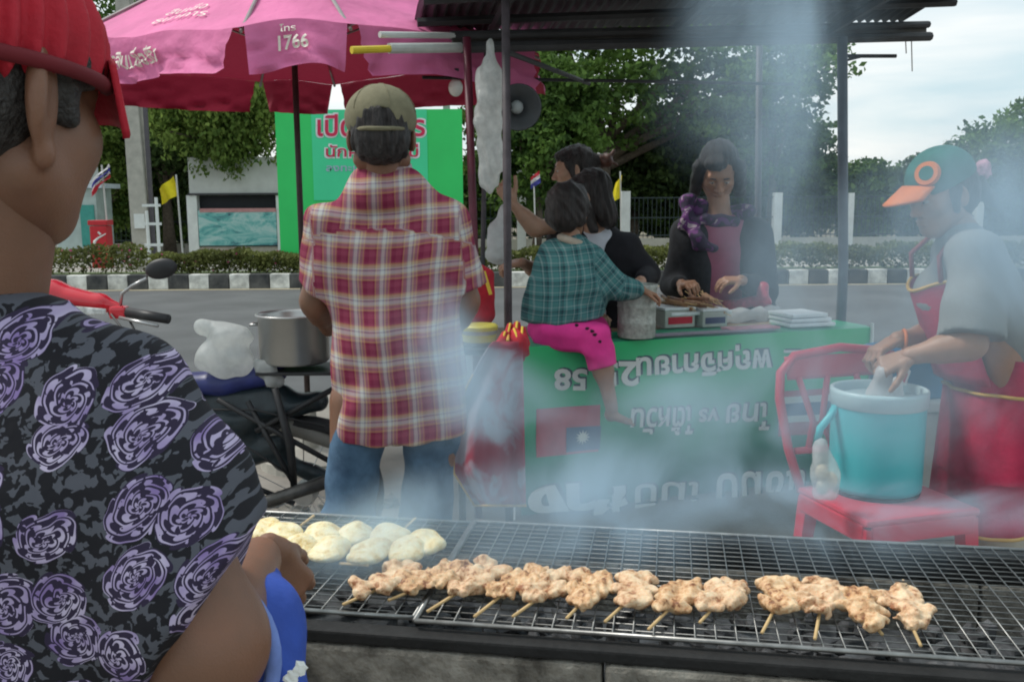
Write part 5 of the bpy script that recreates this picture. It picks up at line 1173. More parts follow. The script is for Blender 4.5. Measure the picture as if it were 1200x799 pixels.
# ------------------------------------------------------------------ charcoal grill
GZ = .76
g0 = PZ(486, 727, GZ); g1 = PZ(1199, 777, GZ); gd = (g1 - g0); gd.normalize(); gn = Vector((-gd.y, gd.x, 0))
back = PZ(612, 614, GZ); GW = (back - g0).dot(gn); rotG = Matrix.Rotation(math.atan2(gd.y, gd.x), 3, 'Z')
def G(s, t_, z=0): return g0 + gd * s + gn * t_ + Vector((0, 0, z))
M_wire2 = mat('grate_wire', (.26, .26, .25), rough=.38, metal=.85, var=.3, scale=30)
S1 = 1.12
def grate(label, s0, s1, t0, t1, dz, skew0=0.0):
    t = thing('grill_grate', label, 'grate', G(s0, t0, dz), 'wire grates on the charcoal grill')
    ln = s1 - s0; wd = t1 - t0
    mb = MB(); c = [G(s0, t0, dz), G(s1, t0, dz), G(s1, t1, dz), G(s0, t1, dz)]
    for i in range(4): mb.tube([c[i], c[(i + 1) % 4]], .0038, 8)
    mb.build('frame', M_wire2, t, smooth=True)
    n = int(wd / .0195); mesh = None
    for i in range(1, n):
        p = t0 + wd * i / n
        if mesh is None:
            o = MB().tube([G(s0, p, dz - .002), G(s1, p, dz - .002)], .0011, 5).build('long_wire', M_wire2, t, smooth=True); mesh = o; base = p
        else: dupe(mesh, parent=t, delta=gn * (p - base))
    # second frame line just inside the edge
    n = int(ln / .0275); mesh = None
    for i in range(1, n):
        s = s0 + ln * i / n
        if mesh is None:
            mesh = MB().tube([G(s, t0, dz + .0012), G(s, t1, dz + .0012)], .0011, 5).build('cross_wire', M_wire2, t, smooth=True); base = s
        else: dupe(mesh, parent=t, delta=gd * (s - base))
    return t
grate('right-hand wire grate carrying the meat skewers', 0, S1, 0, GW, 0)
grate('left-hand wire grate under the pale patties', -.66, -.008, .022, GW + .01, -.006)
gb = thing('charcoal_grill', 'long concrete-sided charcoal grill with soot-black rim', 'grill', G(.2, GW / 2, -GZ))
M_gc = mat('grill_concrete', (.13, .115, .095), rough=.92, var=.6, scale=16, bump=1.0, bscale=60, col2=(.30, .28, .24))
M_soot = mat('soot_black', (.012, .012, .012), rough=.8, var=.5, scale=12, bump=.4, bscale=50); M_ash = mat('ash_bed', (.075, .08, .085), rough=.95, var=.6, scale=18, bump=.8, bscale=40)
a0, a1 = -.95, 1.5
def gbox(name, s0, s1, t0, t1, z0, z1, m, bev=.004):
    c = G((s0 + s1) / 2, (t0 + t1) / 2); return MB().box((c.x, c.y, (z0 + z1) / 2), (s1 - s0, t1 - t0, z1 - z0), rotG, bev=bev).build(name, m, gb)
xs = [a0, -.35, .27, .88, a1]
for i in range(4): gbox('front_block', xs[i] + .002, xs[i + 1] - .002, -.03 + .002 * (i % 2), .03, .47, .728, M_gc, .008); gbox('back_block', xs[i] + .002, xs[i + 1] - .002, GW - .02, GW + .04, .47, .700, M_gc, .008)
gbox('front_rim', a0, a1, -.026, .008, .730, .748, M_soot); gbox('back_rim', a0, a1, GW - .012, GW + .035, .702, .748, M_soot)
gbox('end_rim', a0, a0 + .03, .012, GW - .016, .60, .748, M_soot); gbox('end_rim', a1 - .03, a1, .012, GW - .016, .60, .748, M_soot)
gbox('fire_bed', a0 + .02, a1 - .02, .034, GW - .024, .56, .615, M_ash)
for s in (a0 + .1, .25, a1 - .1):
    for t_ in (.03, GW - .03): gbox('leg', s - .025, s + .025, t_ - .025, t_ + .025, 0, .468, M_soot)
rg = random.Random(3)
mb = MB()
for i in range(420):
    c = G(rg.uniform(a0 + .06, a1 - .06), rg.uniform(.06, GW - .06), 0); c.z = .62 + rg.uniform(0, .03)
    mb.ell(c, (rg.uniform(.012, .03), rg.uniform(.01, .02), rg.uniform(.008, .018)), 6, 4, Matrix.Rotation(rg.uniform(0, 3), 3, 'Z'), wob=.7, seed=i)
M_coal = mat('charcoal', (.018, .018, .02), rough=.9, var=.8, scale=30, col2=(.14, .14, .145)); tag(mb.build('charcoal', M_coal, gb), kind='stuff')

# skewers ------------------------------------------------------------
def meat_mat(name, c1, c2, c3):
    m = bpy.data.materials.new(name); m.use_nodes = True; t = m.node_tree; b = t.nodes['Principled BSDF']; b.inputs['Roughness'].default_value = .52; b.inputs['Specular IOR Level'].default_value = .35
    b.inputs['Subsurface Weight'].default_value = .15; b.inputs['Subsurface Radius'].default_value = (.01, .004, .002)
    c = N(t, 'ShaderNodeTexCoord'); n = N(t, 'ShaderNodeTexNoise', i_Scale=60.0, i_Detail=6.0, i_Roughness=.7); L(t, c.outputs['Object'], n.inputs['Vector'])
    r = N(t, 'ShaderNodeValToRGB'); e = r.color_ramp.elements; e[0].position = .38; e[0].color = c1 + (1,); e[1].position = .62; e[1].color = c3 + (1,); k = e.new(.47); k.color = c2 + (1,)
    L(t, n.outputs['Fac'], r.inputs[0]); L(t, r.outputs[0], b.inputs['Base Color'])
    n2 = N(t, 'ShaderNodeTexNoise', i_Scale=190.0, i_Detail=3.0); L(t, c.outputs['Object'], n2.inputs['Vector']); bp = N(t, 'ShaderNodeBump', i_Strength=.5, i_Distance=.004); L(t, n2.outputs['Fac'], bp.inputs['Height']); L(t, bp.outputs[0], b.inputs['Normal'])
    return m
M_meat = meat_mat('chicken_meat', (.26, .10, .04), (.60, .38, .22), (.74, .57, .38)); M_meat2 = meat_mat('chicken_meat_browned', (.18, .065, .025), (.55, .32, .16), (.72, .53, .33))
M_bam = mat('bamboo', (.55, .38, .18), rough=.7, var=.15, scale=30)
SK = [(455, 680, 402, 708), (508, 677, 455, 703), (557, 677, 501, 716), (602, 682, 556, 722), (647, 685, 601, 722), (692, 691, 664, 724), (745, 691, 709, 728), (795, 698, 760, 737), (845, 697, 820, 729),
      (914, 697, 893, 741), (963, 700, 955, 748), (1011, 711, 1034, 743), (1060, 709, 1079, 756)]
LAB = ['chicken skewer at the far left of the meat row, under the pale patties', 'chicken skewer second from the left end, stick pointing low left', 'chicken skewer with the longest bare stick, third from the left end', 'chicken skewer fourth from the left, just right of the longest stick',
       'chicken skewer fifth from the left, overlapping its neighbour', 'chicken skewer directly in front of the banner word, sixth from the left', 'chicken skewer seventh from the left with browned right tip', 'chicken skewer second from the right in the long left-hand row',
       'chicken skewer at the right end of the long left-hand row', 'leftmost skewer of the separate group of four on the right', 'second skewer of the right group with its stick straight toward us', 'third skewer of the right group with a short stick slanting right', 'last skewer on the right with its stick slanting right']
for i, (mu, mv, su, sv) in enumerate(SK):
    a = PZ(su, sv, GZ + .012); m_ = PZ(mu, mv, GZ + .022); d_ = (m_ - a); d_.z = 0; d_.normalize(); lt = Vector((-d_.y, d_.x, 0))
    t = thing('chicken_skewer', LAB[i], 'skewer', m_, 'chicken skewers laid on the right grate')
    MB().tube([a, m_ + d_ * .055 + Vector((0, 0, -.004))], .0024, 6).build('stick', M_bam, t, smooth=True)
    rg = random.Random(i * 5 + 1); pr = []
    for j in range(6):
        f = -.046 + .0185 * j; w_ = (.020, .027, .031, .030, .029, .022)[j] * rg.uniform(.82, 1.12); off = rg.uniform(-.008, .008)
        an = rg.uniform(-.7, .7); dd = (lt * math.cos(an) + d_ * math.sin(an))
        Mx = fmat(dd, Vector((0, 0, 1)).cross(dd), Vector((0, 0, 1)))
        pr.append(ell(m_ + d_ * f + lt * off + Vector((0, 0, rg.uniform(-.003, .004))), (w_, .0150, .0080), Mx, .005))
        if rg.random() < .75: pr.append(ell(m_ + d_ * (f + .006) + lt * (off + rg.choice((-1, 1)) * w_ * .75) + Vector((0, 0, rg.uniform(0, .006))), (.015, .012, .009), None, .007))
    fa, fb = folds(.0045, 170, i, n=7), folds(.0022, 420, i + 9, n=6)
    blob('meat', [(pr, .0026, lambda Q, fa=fa, fb=fb: fa(Q) + fb(Q))], (M_meat, M_meat2)[i % 2], t)
M_rice = meat_mat('sticky_rice', (.66, .46, .17), (.82, .68, .38), (.86, .78, .54))
RP = [(330, 627, .030), (322, 640, .026), (347, 643, .028), (378, 627, .031), (385, 645, .030), (418, 627, .026), (433, 647, .031), (458, 629, .030), (476, 645, .030), (500, 637, .029), (309, 622, .025)]
RL = ['pale patty in the back row just left of the second stick', 'pale patty half hidden behind the thumb of the hand', 'pale patty in the front row nearest the hand', 'large pale patty at the back under the first stick', 'pale front patty second from the hand', 'small pale patty between two larger ones at the back',
      'pale front patty in the middle of the row', 'pale back patty under the right-hand stick', 'second last front patty on the right, just above the first meat', 'pale patty at the right end of the patty rows', 'pale patty farthest left beside the flowered sleeve']
for i, (u, v, r_) in enumerate(RP):
    c = PZ(u, v, GZ + .018); o = blob('rice_patty', [([ell(c, (r_ * 1.14, r_ * 1.5, .0125), None, .01), ell(c + Vector((.008 * (-1) ** i, .012, .004)), (r_ * .8, r_ * .9, .014), None, .01)], .003, folds(.0032, 120, i + 50, n=7))], M_rice, None)
    for vv_ in (0,): pass
    tag(o, RL[i], 'rice patty', 'pale rice patties on the left grate')
for (u0, v0, u1, v1, lb) in [(352, 616, 368, 604, 'bamboo stick poking up behind the left pale patties'), (474, 619, 487, 607, 'bamboo stick poking up behind the right pale patties'), (398, 660, 432, 662, 'bamboo stick lying flat in front of the middle patties')]:
    a = PZ(u0, v0, GZ + .01); b = PZ(u1, v1, GZ + .014); o = MB().tube([a, b], .0024, 6).build('bamboo_stick', M_bam, None, loc=tuple(a)); tag(o, lb, 'stick')

# ------------------------------------------------------------------ red chair with cooler
CZ = .43; N0 = PZ(1016, 611, CZ); th = R(16); cb = Vector((math.cos(th), math.sin(th), 0)); ca = Vector((-math.sin(th), math.cos(th), 0))
BL, AL = .40, .36
def C_(a, b, z): return N0 + ca * a + cb * b + Vector((0, 0, z - CZ))
M_rp = mat('red_plastic', (.52, .02, .05), rough=.35, var=.06, scale=6, spec=.5)
chair = thing('plastic_chair', 'red moulded plastic chair holding the blue cooler', 'chair', C_(.2, .2, 0))
rotC = Matrix.Rotation(th, 3, 'Z')
cS = C_(AL / 2, BL / 2, CZ)
mb = MB(); mb.box((cS.x, cS.y, CZ - .012), (BL, AL, .022), rotC, bev=.010); mb.build('seat', M_rp, chair, smooth=False)
mb = MB()
for (a_, b_, la, lb) in ((.004, BL / 2, .012, BL * .9), (AL - .004, BL / 2, .012, BL * .9), (AL / 2, .004, AL * .9, .012), (AL / 2, BL - .004, AL * .9, .012)):
    c = C_(a_, b_, CZ - .045); mb.box((c.x, c.y, CZ - .048), (lb, la, .055), rotC, bev=.005)
mb.build('apron_rim', M_rp, chair)
for a_, b_, w_ in ((.03, .03, .055), (.03, BL - .03, .05), (AL - .03, BL - .03, .05), (AL - .03, .03, .05)):
    t0 = C_(a_, b_, CZ - .03); b0 = C_(a_ + (-.03 if a_ < .2 else .03), b_ + (-.03 if b_ < .2 else .03), .0)
    mb = MB(); ring = []
    for p, k in ((t0, w_), (b0, w_ * .62)):
        for x, y in ((-1, -1), (1, -1), (1, 1), (-1, 1)): ring.append(p + cb * x * k / 2 + ca * y * k / 2)
    mb.add(ring, [(0, 1, 5, 4), (1, 2, 6, 5), (2, 3, 7, 6), (3, 0, 4, 7), (3, 2, 1, 0), (4, 5, 6, 7)]); mb.build('leg', M_rp, chair)
# back rest: along the a axis at b=0, leaning backwards
def BK(a, h): return C_(AL + .0 + h * .20, a + (a / BL - .5) * .16 * h, CZ + h)
H = .42
fr = [BK(.015, -.02), BK(-.01, .12), BK(-.015, .28), BK(.0, H - .06), BK(.05, H - .008), BK(BL / 2, H + .012), BK(BL - .05, H - .008), BK(BL, H - .06), BK(BL + .015, .28), BK(BL + .01, .12), BK(BL - .015, -.02)]
MB().tube(fr, .015, 10).build('back_frame', M_rp, chair, smooth=True)
MB().grid(lambda a, b: BK(.02 + (BL - .04) * a, H * (.80 + .18 * b)), 12, 5).build('top_panel', M_rp, chair, smooth=True, solid=.007)
for k in range(4):
    a0_, a1_ = .05 + k * .085, .02 + k * .085
    MB().tube([BK(BL * .14 + k * BL * .24, .10), BK(BL * (.22 if k % 2 == 0 else .06) + k * BL * .24, .2), BK(BL * .14 + k * BL * .24, H * .82)], .011, 8).build('back_slat', M_rp, chair, smooth=True)
MB().tube([BK(.01, .11), BK(BL - .01, .11)], .012, 8).build('lower_rail', M_rp, chair, smooth=True)
# cooler
cc = PZ(1045, 590, CZ + .001) + Vector((0, .142, 0)); cc.z = CZ
M_teal = mat('cooler_teal', (.05, .46, .50), rough=.38, var=.05, scale=5, spec=.5); M_cw = mat('cooler_white', (.42, .56, .58), rough=.4, var=.05); M_blk = mat('rubber_black', (.02, .02, .022), rough=.7)
cooler = thing('cooler', 'turquoise cylindrical cooler with white rim standing on the red chair', 'cooler', cc)
r_ = .142; hh = .325
MB().lathe(cc, [(r_ * .95, .0), (r_ * .97, .012)], 40).build('base_ring', M_blk, cooler, smooth=True)
MB().lathe(cc, [(r_ * .95, .012), (r_ * .985, .016), (r_ * .99, .03), (r_ * 1.0, hh - .055), (r_ * 1.0, hh - .042)], 48, cap=False).build('body', M_teal, cooler, smooth=True)
MB().lathe(cc, [(r_ * 1.01, hh - .046), (r_ * 1.030, hh - .043), (r_ * 1.04, hh - .004), (r_ * 1.03, hh + .006), (r_ * .97, hh + .008), (r_ * .93, hh + .002), (r_ * .92, hh - .1), (r_ * .90, .04)], 48, cap=False).build('rim', M_cw, cooler, smooth=True)
MB().lathe(cc, [(0, hh - .028), (r_ * .90, hh - .022)], 40, cap=False).build('inner_floor', M_cw, cooler)
hs = [cc + Vector((-r_ * 1.0, -.02, hh - .05)), cc + Vector((-r_ - .02, -.035, hh - .075)), cc + Vector((-r_ - .055, -.05, hh - .11)), cc + Vector((-r_ - .062, -.05, hh - .15))]
MB().tube(hs, [.013, .012, .012, .010], 10).build('handle', M_teal, cooler, smooth=True)
# hand-held bag of rice in the cooler mouth, bag hung on the chair
o = blob('rice_bag', [([cap(P(1036, 436, 2.80), P(1030, 462, 2.82), .022, .038, k=.02), cap(P(1052, 448, 2.85), P(1048, 465, 2.85), .02, .03, k=.02)], .005, folds(.005, 80, 3))], M_bag, None); tag(o, 'crumpled clear plastic bag the vendor is filling over the cooler mouth', 'plastic bag')
t = thing('food_bag', 'clear bag of round white eggs hanging beside the chair back', 'plastic bag', P(965, 560, 2.66))
blob('bag', [([cap(P(960, 522, 2.68), P(966, 548, 2.68), .022, .036, k=.02), cap(P(966, 548, 2.68), P(968, 572, 2.68), .040, .038, k=.02)], .005, folds(.005, 80, 8))], mat('clear_plastic', (.75, .78, .78), rough=.2, alpha=.38, bump=.7, bscale=40), t)
for (u, v) in ((964, 570), (974, 562), (963, 553)): MB().ell(P(u, v, 2.68), (.019, .019, .024), 14, 10).build('egg', mat('egg_cream', (.62, .58, .46), rough=.5), t, smooth=True)
b = P(1058, 441, 2.9); t = thing('sauce_packet', 'small red and white packet standing at the back of the cooler rim', 'packet', b)
MB().box(b, (.030, .02, .05), Matrix.Rotation(.3, 3, 'Y'), bev=.003).build('packet_body', mat('packet_white', (.6, .6, .6)), t); MB().box(b + Vector((-.003, -.012, 0)), (.018, .004, .03), Matrix.Rotation(.3, 3, 'Y')).build('red_print', Mfr, t)
# blue basin on a pale foam box behind the vendor
bb_ = at(1085, 3.75, 0); t = thing('foam_box', 'pale grey foam box standing behind the cooler', 'box', bb_)
MB().box(bb_ + Vector((0, 0, .26)), (.36, .34, .52), bev=.012).build('box_body', mat('foam_grey', (.34, .35, .33), rough=.9, var=.08), t); MB().box(bb_ + Vector((0, 0, .545)), (.38, .36, .045), bev=.01).build('lid', mat('foam_lid', (.42, .43, .41), rough=.9), t)
o = MB().lathe(bb_ + Vector((-.02, 0, .57)), [(.14, 0), (.15, .01), (.185, .17), (.195, .175), (.19, .18), (.178, .168), (.14, .02), (0, .018)], 36, cap=False).build('basin', mat('basin_blue', (.015, .17, .34), rough=.4), None, smooth=True, loc=tuple(bb_ + Vector((-.02, 0, .57)))); tag(o, 'blue plastic basin on the pale foam box behind the cooler', 'basin')

# ------------------------------------------------------------------ things on the stall table
def TT(u, v, z=TZ + .012): return PZ(u, v, z)
c = TT(749, 398); t = thing('plastic_jar', 'frosted plastic jar with ribbed sides on the table beside the child', 'jar', c)
c2 = c + Vector((0, .09, 0))
MB().lathe(c2, [(.078, 0), (.082, .01), (.082, .06), (.0845, .065), (.082, .07), (.083, .13), (.086, .135), (.083, .14), (.085, .21), (.090, .216), (.090, .228), (.084, .23), (.080, .21), (.077, .02)], 40, cap=False).build('jar_wall', mat('jar_frosted', (.50, .53, .48), rough=.28, var=.3, scale=40, alpha=.78, bump=.8, bscale=60), t, smooth=True)
rg = random.Random(8); mb = MB()
for i in range(70): a_ = rg.uniform(0, 6.28); rr_ = rg.uniform(0, .062); mb.ell(c2 + Vector((rr_ * math.cos(a_), rr_ * math.sin(a_), rg.uniform(.015, .15))), (.014, .014, .011), 6, 4, wob=.6, seed=i)
tag(mb.build('ice', mat('ice_bits', (.5, .5, .46), rough=.3, var=.3, scale=60), t), kind='stuff')
def tub(label, u, v, w_, d_, h_, m_side, m_band, m_lid, group=None, dz=0):
    c = TT(u, v) + tn * d_ / 2 + Vector((0, 0, dz)); t = thing('food_tub', label, 'tub', c, group)
    MB().box(c + Vector((0, 0, h_ * .42)), (w_, d_, h_ * .84), rotT, bev=.006).build('tub_body', m_side, t); MB().box(c + Vector((0, 0, h_ * .92)), (w_ * 1.04, d_ * 1.04, h_ * .14), rotT, bev=.004).build('lid', m_lid, t)
    MB().box(c + Vector((0, 0, h_ * .36)) - tn * (d_ / 2 + .001), (w_ * .8, .003, h_ * .34), rotT).build('label_band', m_band, t); return t
M_cp = mat('tub_clear', (.45, .48, .44), rough=.3, alpha=.85); M_ld = mat('tub_lid_white', (.68, .72, .74), rough=.4)
tub('clear food tub with red label band on the table right of the frosted jar', 797, 384, .155, .13, .095, M_cp, mat('band_red', (.45, .02, .04)), M_ld)
tub('clear food tub with dark label band in the middle of the table', 838, 383, .13, .12, .085, M_cp, mat('band_navy', (.04, .05, .12)), M_ld)
t = thing('skewer_tray', 'white foam tray of grilled brown meat sticks in front of the cardigan woman', 'tray', TT(815, 360, TZ + .09))
tc_ = TT(818, 366, TZ + .075) + tn * .06
MB().box(tc_, (.32, .20, .018), rotT, bev=.008).build('tray', M_ld, t)
mb = []; rg = random.Random(4)
for i in range(26):
    a_ = rg.uniform(-.5, .5); p = tc_ + ed * rg.uniform(-.13, .13) + tn * rg.uniform(-.07, .07) + Vector((0, 0, .018 + rg.uniform(0, .045))); dr = (ed * math.sin(a_ * 1.6) + tn * math.cos(a_) * .9 + Vector((0, 0, rg.uniform(-.1, .5)))).normalized()
    s_ = MB().tube([p - dr * .07, p - dr * .03, p + dr * .04], [.006, .010, .008], 7).build('grilled_meat', (mat('grilled_brown', (.20, .09, .045), rough=.5, var=.4, scale=60), mat('grilled_tan', (.34, .19, .10), rough=.5, var=.3, scale=60))[i % 2], t, smooth=True)
    MB().tube([p - dr * .11, p + dr * .07], .0018, 5).build('stick', M_bam, s_)
def crumple(name, label, cat, pts, r, m, seed, amp=.006, sz=.005):
    pr = [cap(a, b, r, r * .9, k=.02) for a, b in zip(pts[:-1], pts[1:])]; o = blob(name, [(pr, sz, folds(amp, 70, seed, n=6))], m, None); return tag(o, label, cat)
crumple('plastic_bag', 'bunch of clear plastic bags in front of the cardigan woman', 'plastic bags', [TT(862, 374, TZ + .03) + tn * .1, TT(905, 372, TZ + .03) + tn * .12, TT(930, 368, TZ + .03) + tn * .15], .034, M_bag, 5, .010)
crumple('red_wrapper', 'crumpled red and clear wrapper standing up behind the plastic bags', 'wrapper', [TT(884, 366, TZ + .04) + tn * .25, P(897, 350, 4.75), P(893, 338, 4.78)], .028, mat('wrapper_red', (.50, .05, .10), rough=.35, var=.3, scale=40, alpha=.9), 6, .012)
c = TT(958, 384) + tn * .12
st = thing('paper_stack', 'stack of white foam boxes and paper at the right end of the table', 'foam boxes', c)
for k in range(3): MB().box(c + Vector((-.01 * k, .004 * k, .010 + .021 * k)), (.24 - .02 * k, .19, .018), rotT @ Matrix.Rotation(.06 * (k - 1), 3, 'Z'), bev=.006).build('foam_box', M_ld, st)
c = TT(888, 388) + tn * .06; o = MB().box(c + Vector((0, 0, .008)), (.26, .09, .012), rotT, bev=.004).build('menu_card', mat('card_pink', (.50, .22, .26), rough=.6, var=.3, scale=20), None, loc=tuple(c)); tag(o, 'flat pink and white card lying on the front of the table', 'card')
c = TT(838, 391) + tn * .03; o = MB().box(c + Vector((0, 0, .004)), (.62, .05, .008), rotT, bev=.002).build('tray_mat', mat('mat_mauve', (.22, .20, .24), rough=.6), None, loc=tuple(c)); tag(o, 'narrow mauve mat along the front edge under the tubs', 'mat')

# side shelf with yellow tub, ribbons, hanging apron -------------------
c = P(566, 405, 3.55); sh = thing('side_shelf', 'small dark shelf on legs between the checked shirt and the stall post', 'shelf', (c.x, c.y, 0)); zt = c.z
MB().box((c.x, c.y + .05, zt - .012), (.22, .26, .024), bev=.004).build('shelf_top', M_dark, sh)
for dx in (-.09, .09):
    for dy in (-.05, .15): MB().tube([(c.x + dx, c.y + dy, 0), (c.x + dx, c.y + dy, zt - .024)], .010, 6).build('leg', M_dark, sh)
yt = thing('yellow_tub', 'yellow and white lidded tub on the small side shelf', 'tub', (c.x - .01, c.y, zt))
MB().lathe((c.x - .015, c.y + .02, zt + .001), [(.058, 0), (.066, .055), (.068, .058)], 32).build('tub_body', mat('tub_white', (.62, .62, .55), rough=.4, var=.2, scale=30), yt, smooth=True)
MB().lathe((c.x - .015, c.y + .02, zt + .060), [(.072, 0), (.073, .014), (.066, .020)], 32).build('lid', mat('tub_yellow', (.65, .58, .08), rough=.4), yt)
MB().lathe((c.x - .015, c.y + .02, zt + .016), [(.0625, 0), (.0665, .028)], 32, cap=False).build('label_band', mat('tub_yellow', (.65, .58, .08)), yt)
rb = thing('ribbon_bundle', 'bundle of red and yellow ribbons tied to the front stall post', 'ribbons', P(600, 400, 3.42))
for i, (u0, v0, u1, v1) in enumerate([(598, 380, 585, 418), (606, 378, 596, 420), (612, 384, 606, 420), (592, 390, 578, 414), (602, 386, 612, 416)]):
    a, b = P(u0, v0, 3.42 - .01 * i), P(u1, v1, 3.40 - .01 * i); m_ = lerp(a, b, .45) + Vector((.012, -.02, .0))
    MB().tube([a, m_, b], [.012, .026, .028], 8).build('red_ribbon', M_rc, rb, smooth=True)
    MB().tube([a + Vector((0, -.014, .006)), m_ + Vector((-.006, -.016, 0)), b + Vector((-.012, -.014, 0))], .0045, 6).build('yellow_ribbon', M_yc, rb, smooth=True)
hp_ = thing('hanging_apron', 'maroon and pale apron with gold trim hanging from the front post beside the banner', 'apron', P(575, 400, 3.3))
def ha(a, b):
    u0 = 578 + (532 - 578) * min(1, b * 2.2) ** .8; u1 = 612 + 4 * b; v = 400 + 192 * b
    if b > .8: u0 += (b - .8) * 120
    return P(u0 + (u1 - u0) * a, v, 3.33 + .03 * math.sin(a * 9 + 2 * b) * min(1, b * 3) + .02 * math.sin(a * 17) * b)
M_ha = bpy.data.materials.new('apron_red_and_pale'); M_ha.use_nodes = True; t_ = M_ha.node_tree; b_ = t_.nodes['Principled BSDF']; b_.inputs['Roughness'].default_value = .75
c_ = N(t_, 'ShaderNodeTexCoord'); n_ = N(t_, 'ShaderNodeTexNoise', i_Scale=6.0, i_Detail=3.0, i_Distortion=.5); L(t_, c_.outputs['Object'], n_.inputs['Vector']); r_2 = N(t_, 'ShaderNodeValToRGB'); e = r_2.color_ramp.elements; e[0].position = .44; e[0].color = (.30, .02, .05, 1); e[1].position = .54; e[1].color = (.34, .31, .37, 1)
L(t_, n_.outputs['Fac'], r_2.inputs[0]); L(t_, r_2.outputs[0], b_.inputs['Base Color'])
mb = MB(); mb.grid(ha, 30, 30); mb.build('cloth', M_ha, hp_, smooth=True, solid=.004)
MB().tube([ha(i / 20, .999) + Vector((0, -.004, 0)) for i in range(21)], .005, 6).build('gold_trim', M_gold, hp_, smooth=True); MB().tube([ha(0, i / 20) + Vector((0, -.004, 0)) for i in range(4, 21)], .004, 6).build('gold_trim', M_gold, hp_, smooth=True)
MB().tube([ha(.5, 0), P(596, 388, 3.42)], .006, 6).build('strap', M_gold, hp_)

# ------------------------------------------------------------------ motorcycle at left with pot and bag
D = 3.35
M_mr = mat('motorcycle_red', (.55, .015, .03), rough=.25, var=.05, coat=.4, spec=.5); M_mk = mat('motorcycle_black', (.018, .018, .02), rough=.5, var=.3, scale=15); M_ms = mat('motorcycle_silver', (.40, .40, .40), rough=.3, metal=.8, var=.15, scale=12)
mc = thing('motorcycle', 'parked motorcycle with red nose, dark mirror and blue seat behind the flowered shirt', 'motorcycle', (P(220, 500, D).x, D, 0))
def wheel(u, d=D):
    c = at(u, d, .29); w_ = MB().lathe(c + Vector((0, 0, 0)), [(.245, -.028), (.265, -.036), (.285, -.022), (.290, 0), (.285, .022), (.265, .036), (.245, .028), (.240, 0), (.245, -.028)], 40, Vector((0, 1, 0)), cap=False).build('tyre', M_blk, mc, smooth=True)
    r2 = MB().lathe(c, [(.225, -.02), (.243, -.022), (.243, .022), (.225, .02), (.225, -.02)], 36, Vector((0, 1, 0)), cap=False).build('rim', M_ms, w_, smooth=True)
    mb = MB(); mb.lathe(c + Vector((0, -.05, 0)), [(.035, 0), (.045, .02), (.045, .08), (.035, .1)], 20, Vector((0, 1, 0)))
    mb.build('hub', M_ms, w_)
    for k in range(16):
        a = k * math.pi / 8; MB().tube([c + Vector((.04 * math.cos(a + .3), .02 * (-1) ** k, .04 * math.sin(a + .3))), c + Vector((.228 * math.cos(a), 0, .228 * math.sin(a)))], .0018, 4).build('spoke', M_ms, w_)
wheel(345); wheel(-50)
def pt(u, v, o=0): return P(u, v, D + o)
blob('nose_fairing', [([cap(pt(60, 345), pt(118, 355), .045, .03, k=.03, flat=((0, 1, 0), 1.6)), cap(pt(60, 345), pt(45, 375), .05, .05, k=.03, flat=((0, 1, 0), 1.5)), cap(pt(45, 375), pt(30, 470), .05, .07, k=.04), cap(pt(118, 355), pt(140, 362), .03, .02, k=.02)], .008, None)], M_mr, mc)
mb = MB(); mb.grid(lambda a, b: pt(58 + 66 * a, 356 + 6 * a + 14 * b * (1 - .5 * a), -.075 + .01 * math.sin(a * 3)), 8, 3); mb.build('white_decal', mat('decal_white', (.55, .56, .55), rough=.4, var=.4, scale=40), mc, smooth=True, solid=.003)
MB().tube([pt(130, 366), pt(160, 368, -.05), pt(172, 371, -.08)], [.014, .016, .014], 10).build('handlebar', M_mk, mc, smooth=True)
MB().tube([pt(150, 366, -.06), pt(197, 374, -.12)], [.019, .017], 12).build('handle_grip', M_mk, mc, smooth=True); MB().tube([pt(140, 372, -.08), pt(185, 382, -.13)], .006, 6).build('brake_lever', M_ms, mc, smooth=True)
MB().box(pt(140, 366, -.05), (.06, .05, .045), bev=.012).build('switch_box', M_mr, mc)
mm = MB().tube([pt(141, 360, -.04), pt(143, 344, -.04), pt(155, 335, -.05), pt(172, 326, -.06)], .006, 8).build('mirror_stem', M_ms, mc, smooth=True)
MB().ell(pt(189, 315, -.06), (.058, .018, .036), 20, 12, Matrix.Rotation(-.2, 3, 'Y')).build('mirror_head', M_mk, mm, smooth=True)
MB().tube([pt(115, 360, .22), pt(90, 352, .35)], .017, 10).build('handle_grip', M_mk, mc, smooth=True)
blob('leg_shield', [([cap(pt(60, 390), pt(90, 520), .05, .06, k=.04), cap(pt(90, 520), pt(200, 560), .06, .06, k=.04)], .011, None)], M_mk, mc)
blob('seat', [([cap(pt(190, 452), pt(262, 448), .055, .062, k=.03, flat=((0, 0, 1), .75)), cap(pt(262, 448), pt(320, 436), .062, .055, k=.03, flat=((0, 0, 1), .75))], .009, folds(.002, 40, 3))], mat('seat_navy', (.03, .04, .17), rough=.4, var=.3, scale=10), mc)
blob('side_panel', [([cap(pt(215, 480), pt(330, 462), .07, .04, k=.03), cap(pt(220, 520), pt(290, 500), .08, .06, k=.04), cap(pt(255, 495), pt(372, 470), .060, .036, k=.04, flat=((0, 1, 0), 1.6)), cap(pt(240, 540), pt(330, 520), .06, .05, k=.04), cap(pt(330, 540), pt(385, 560), .035, .03, k=.03)], .010, folds(.004, 40, 3))], mat('panel_dark_teal', (.018, .028, .034), rough=.35, var=.5, scale=14), mc)
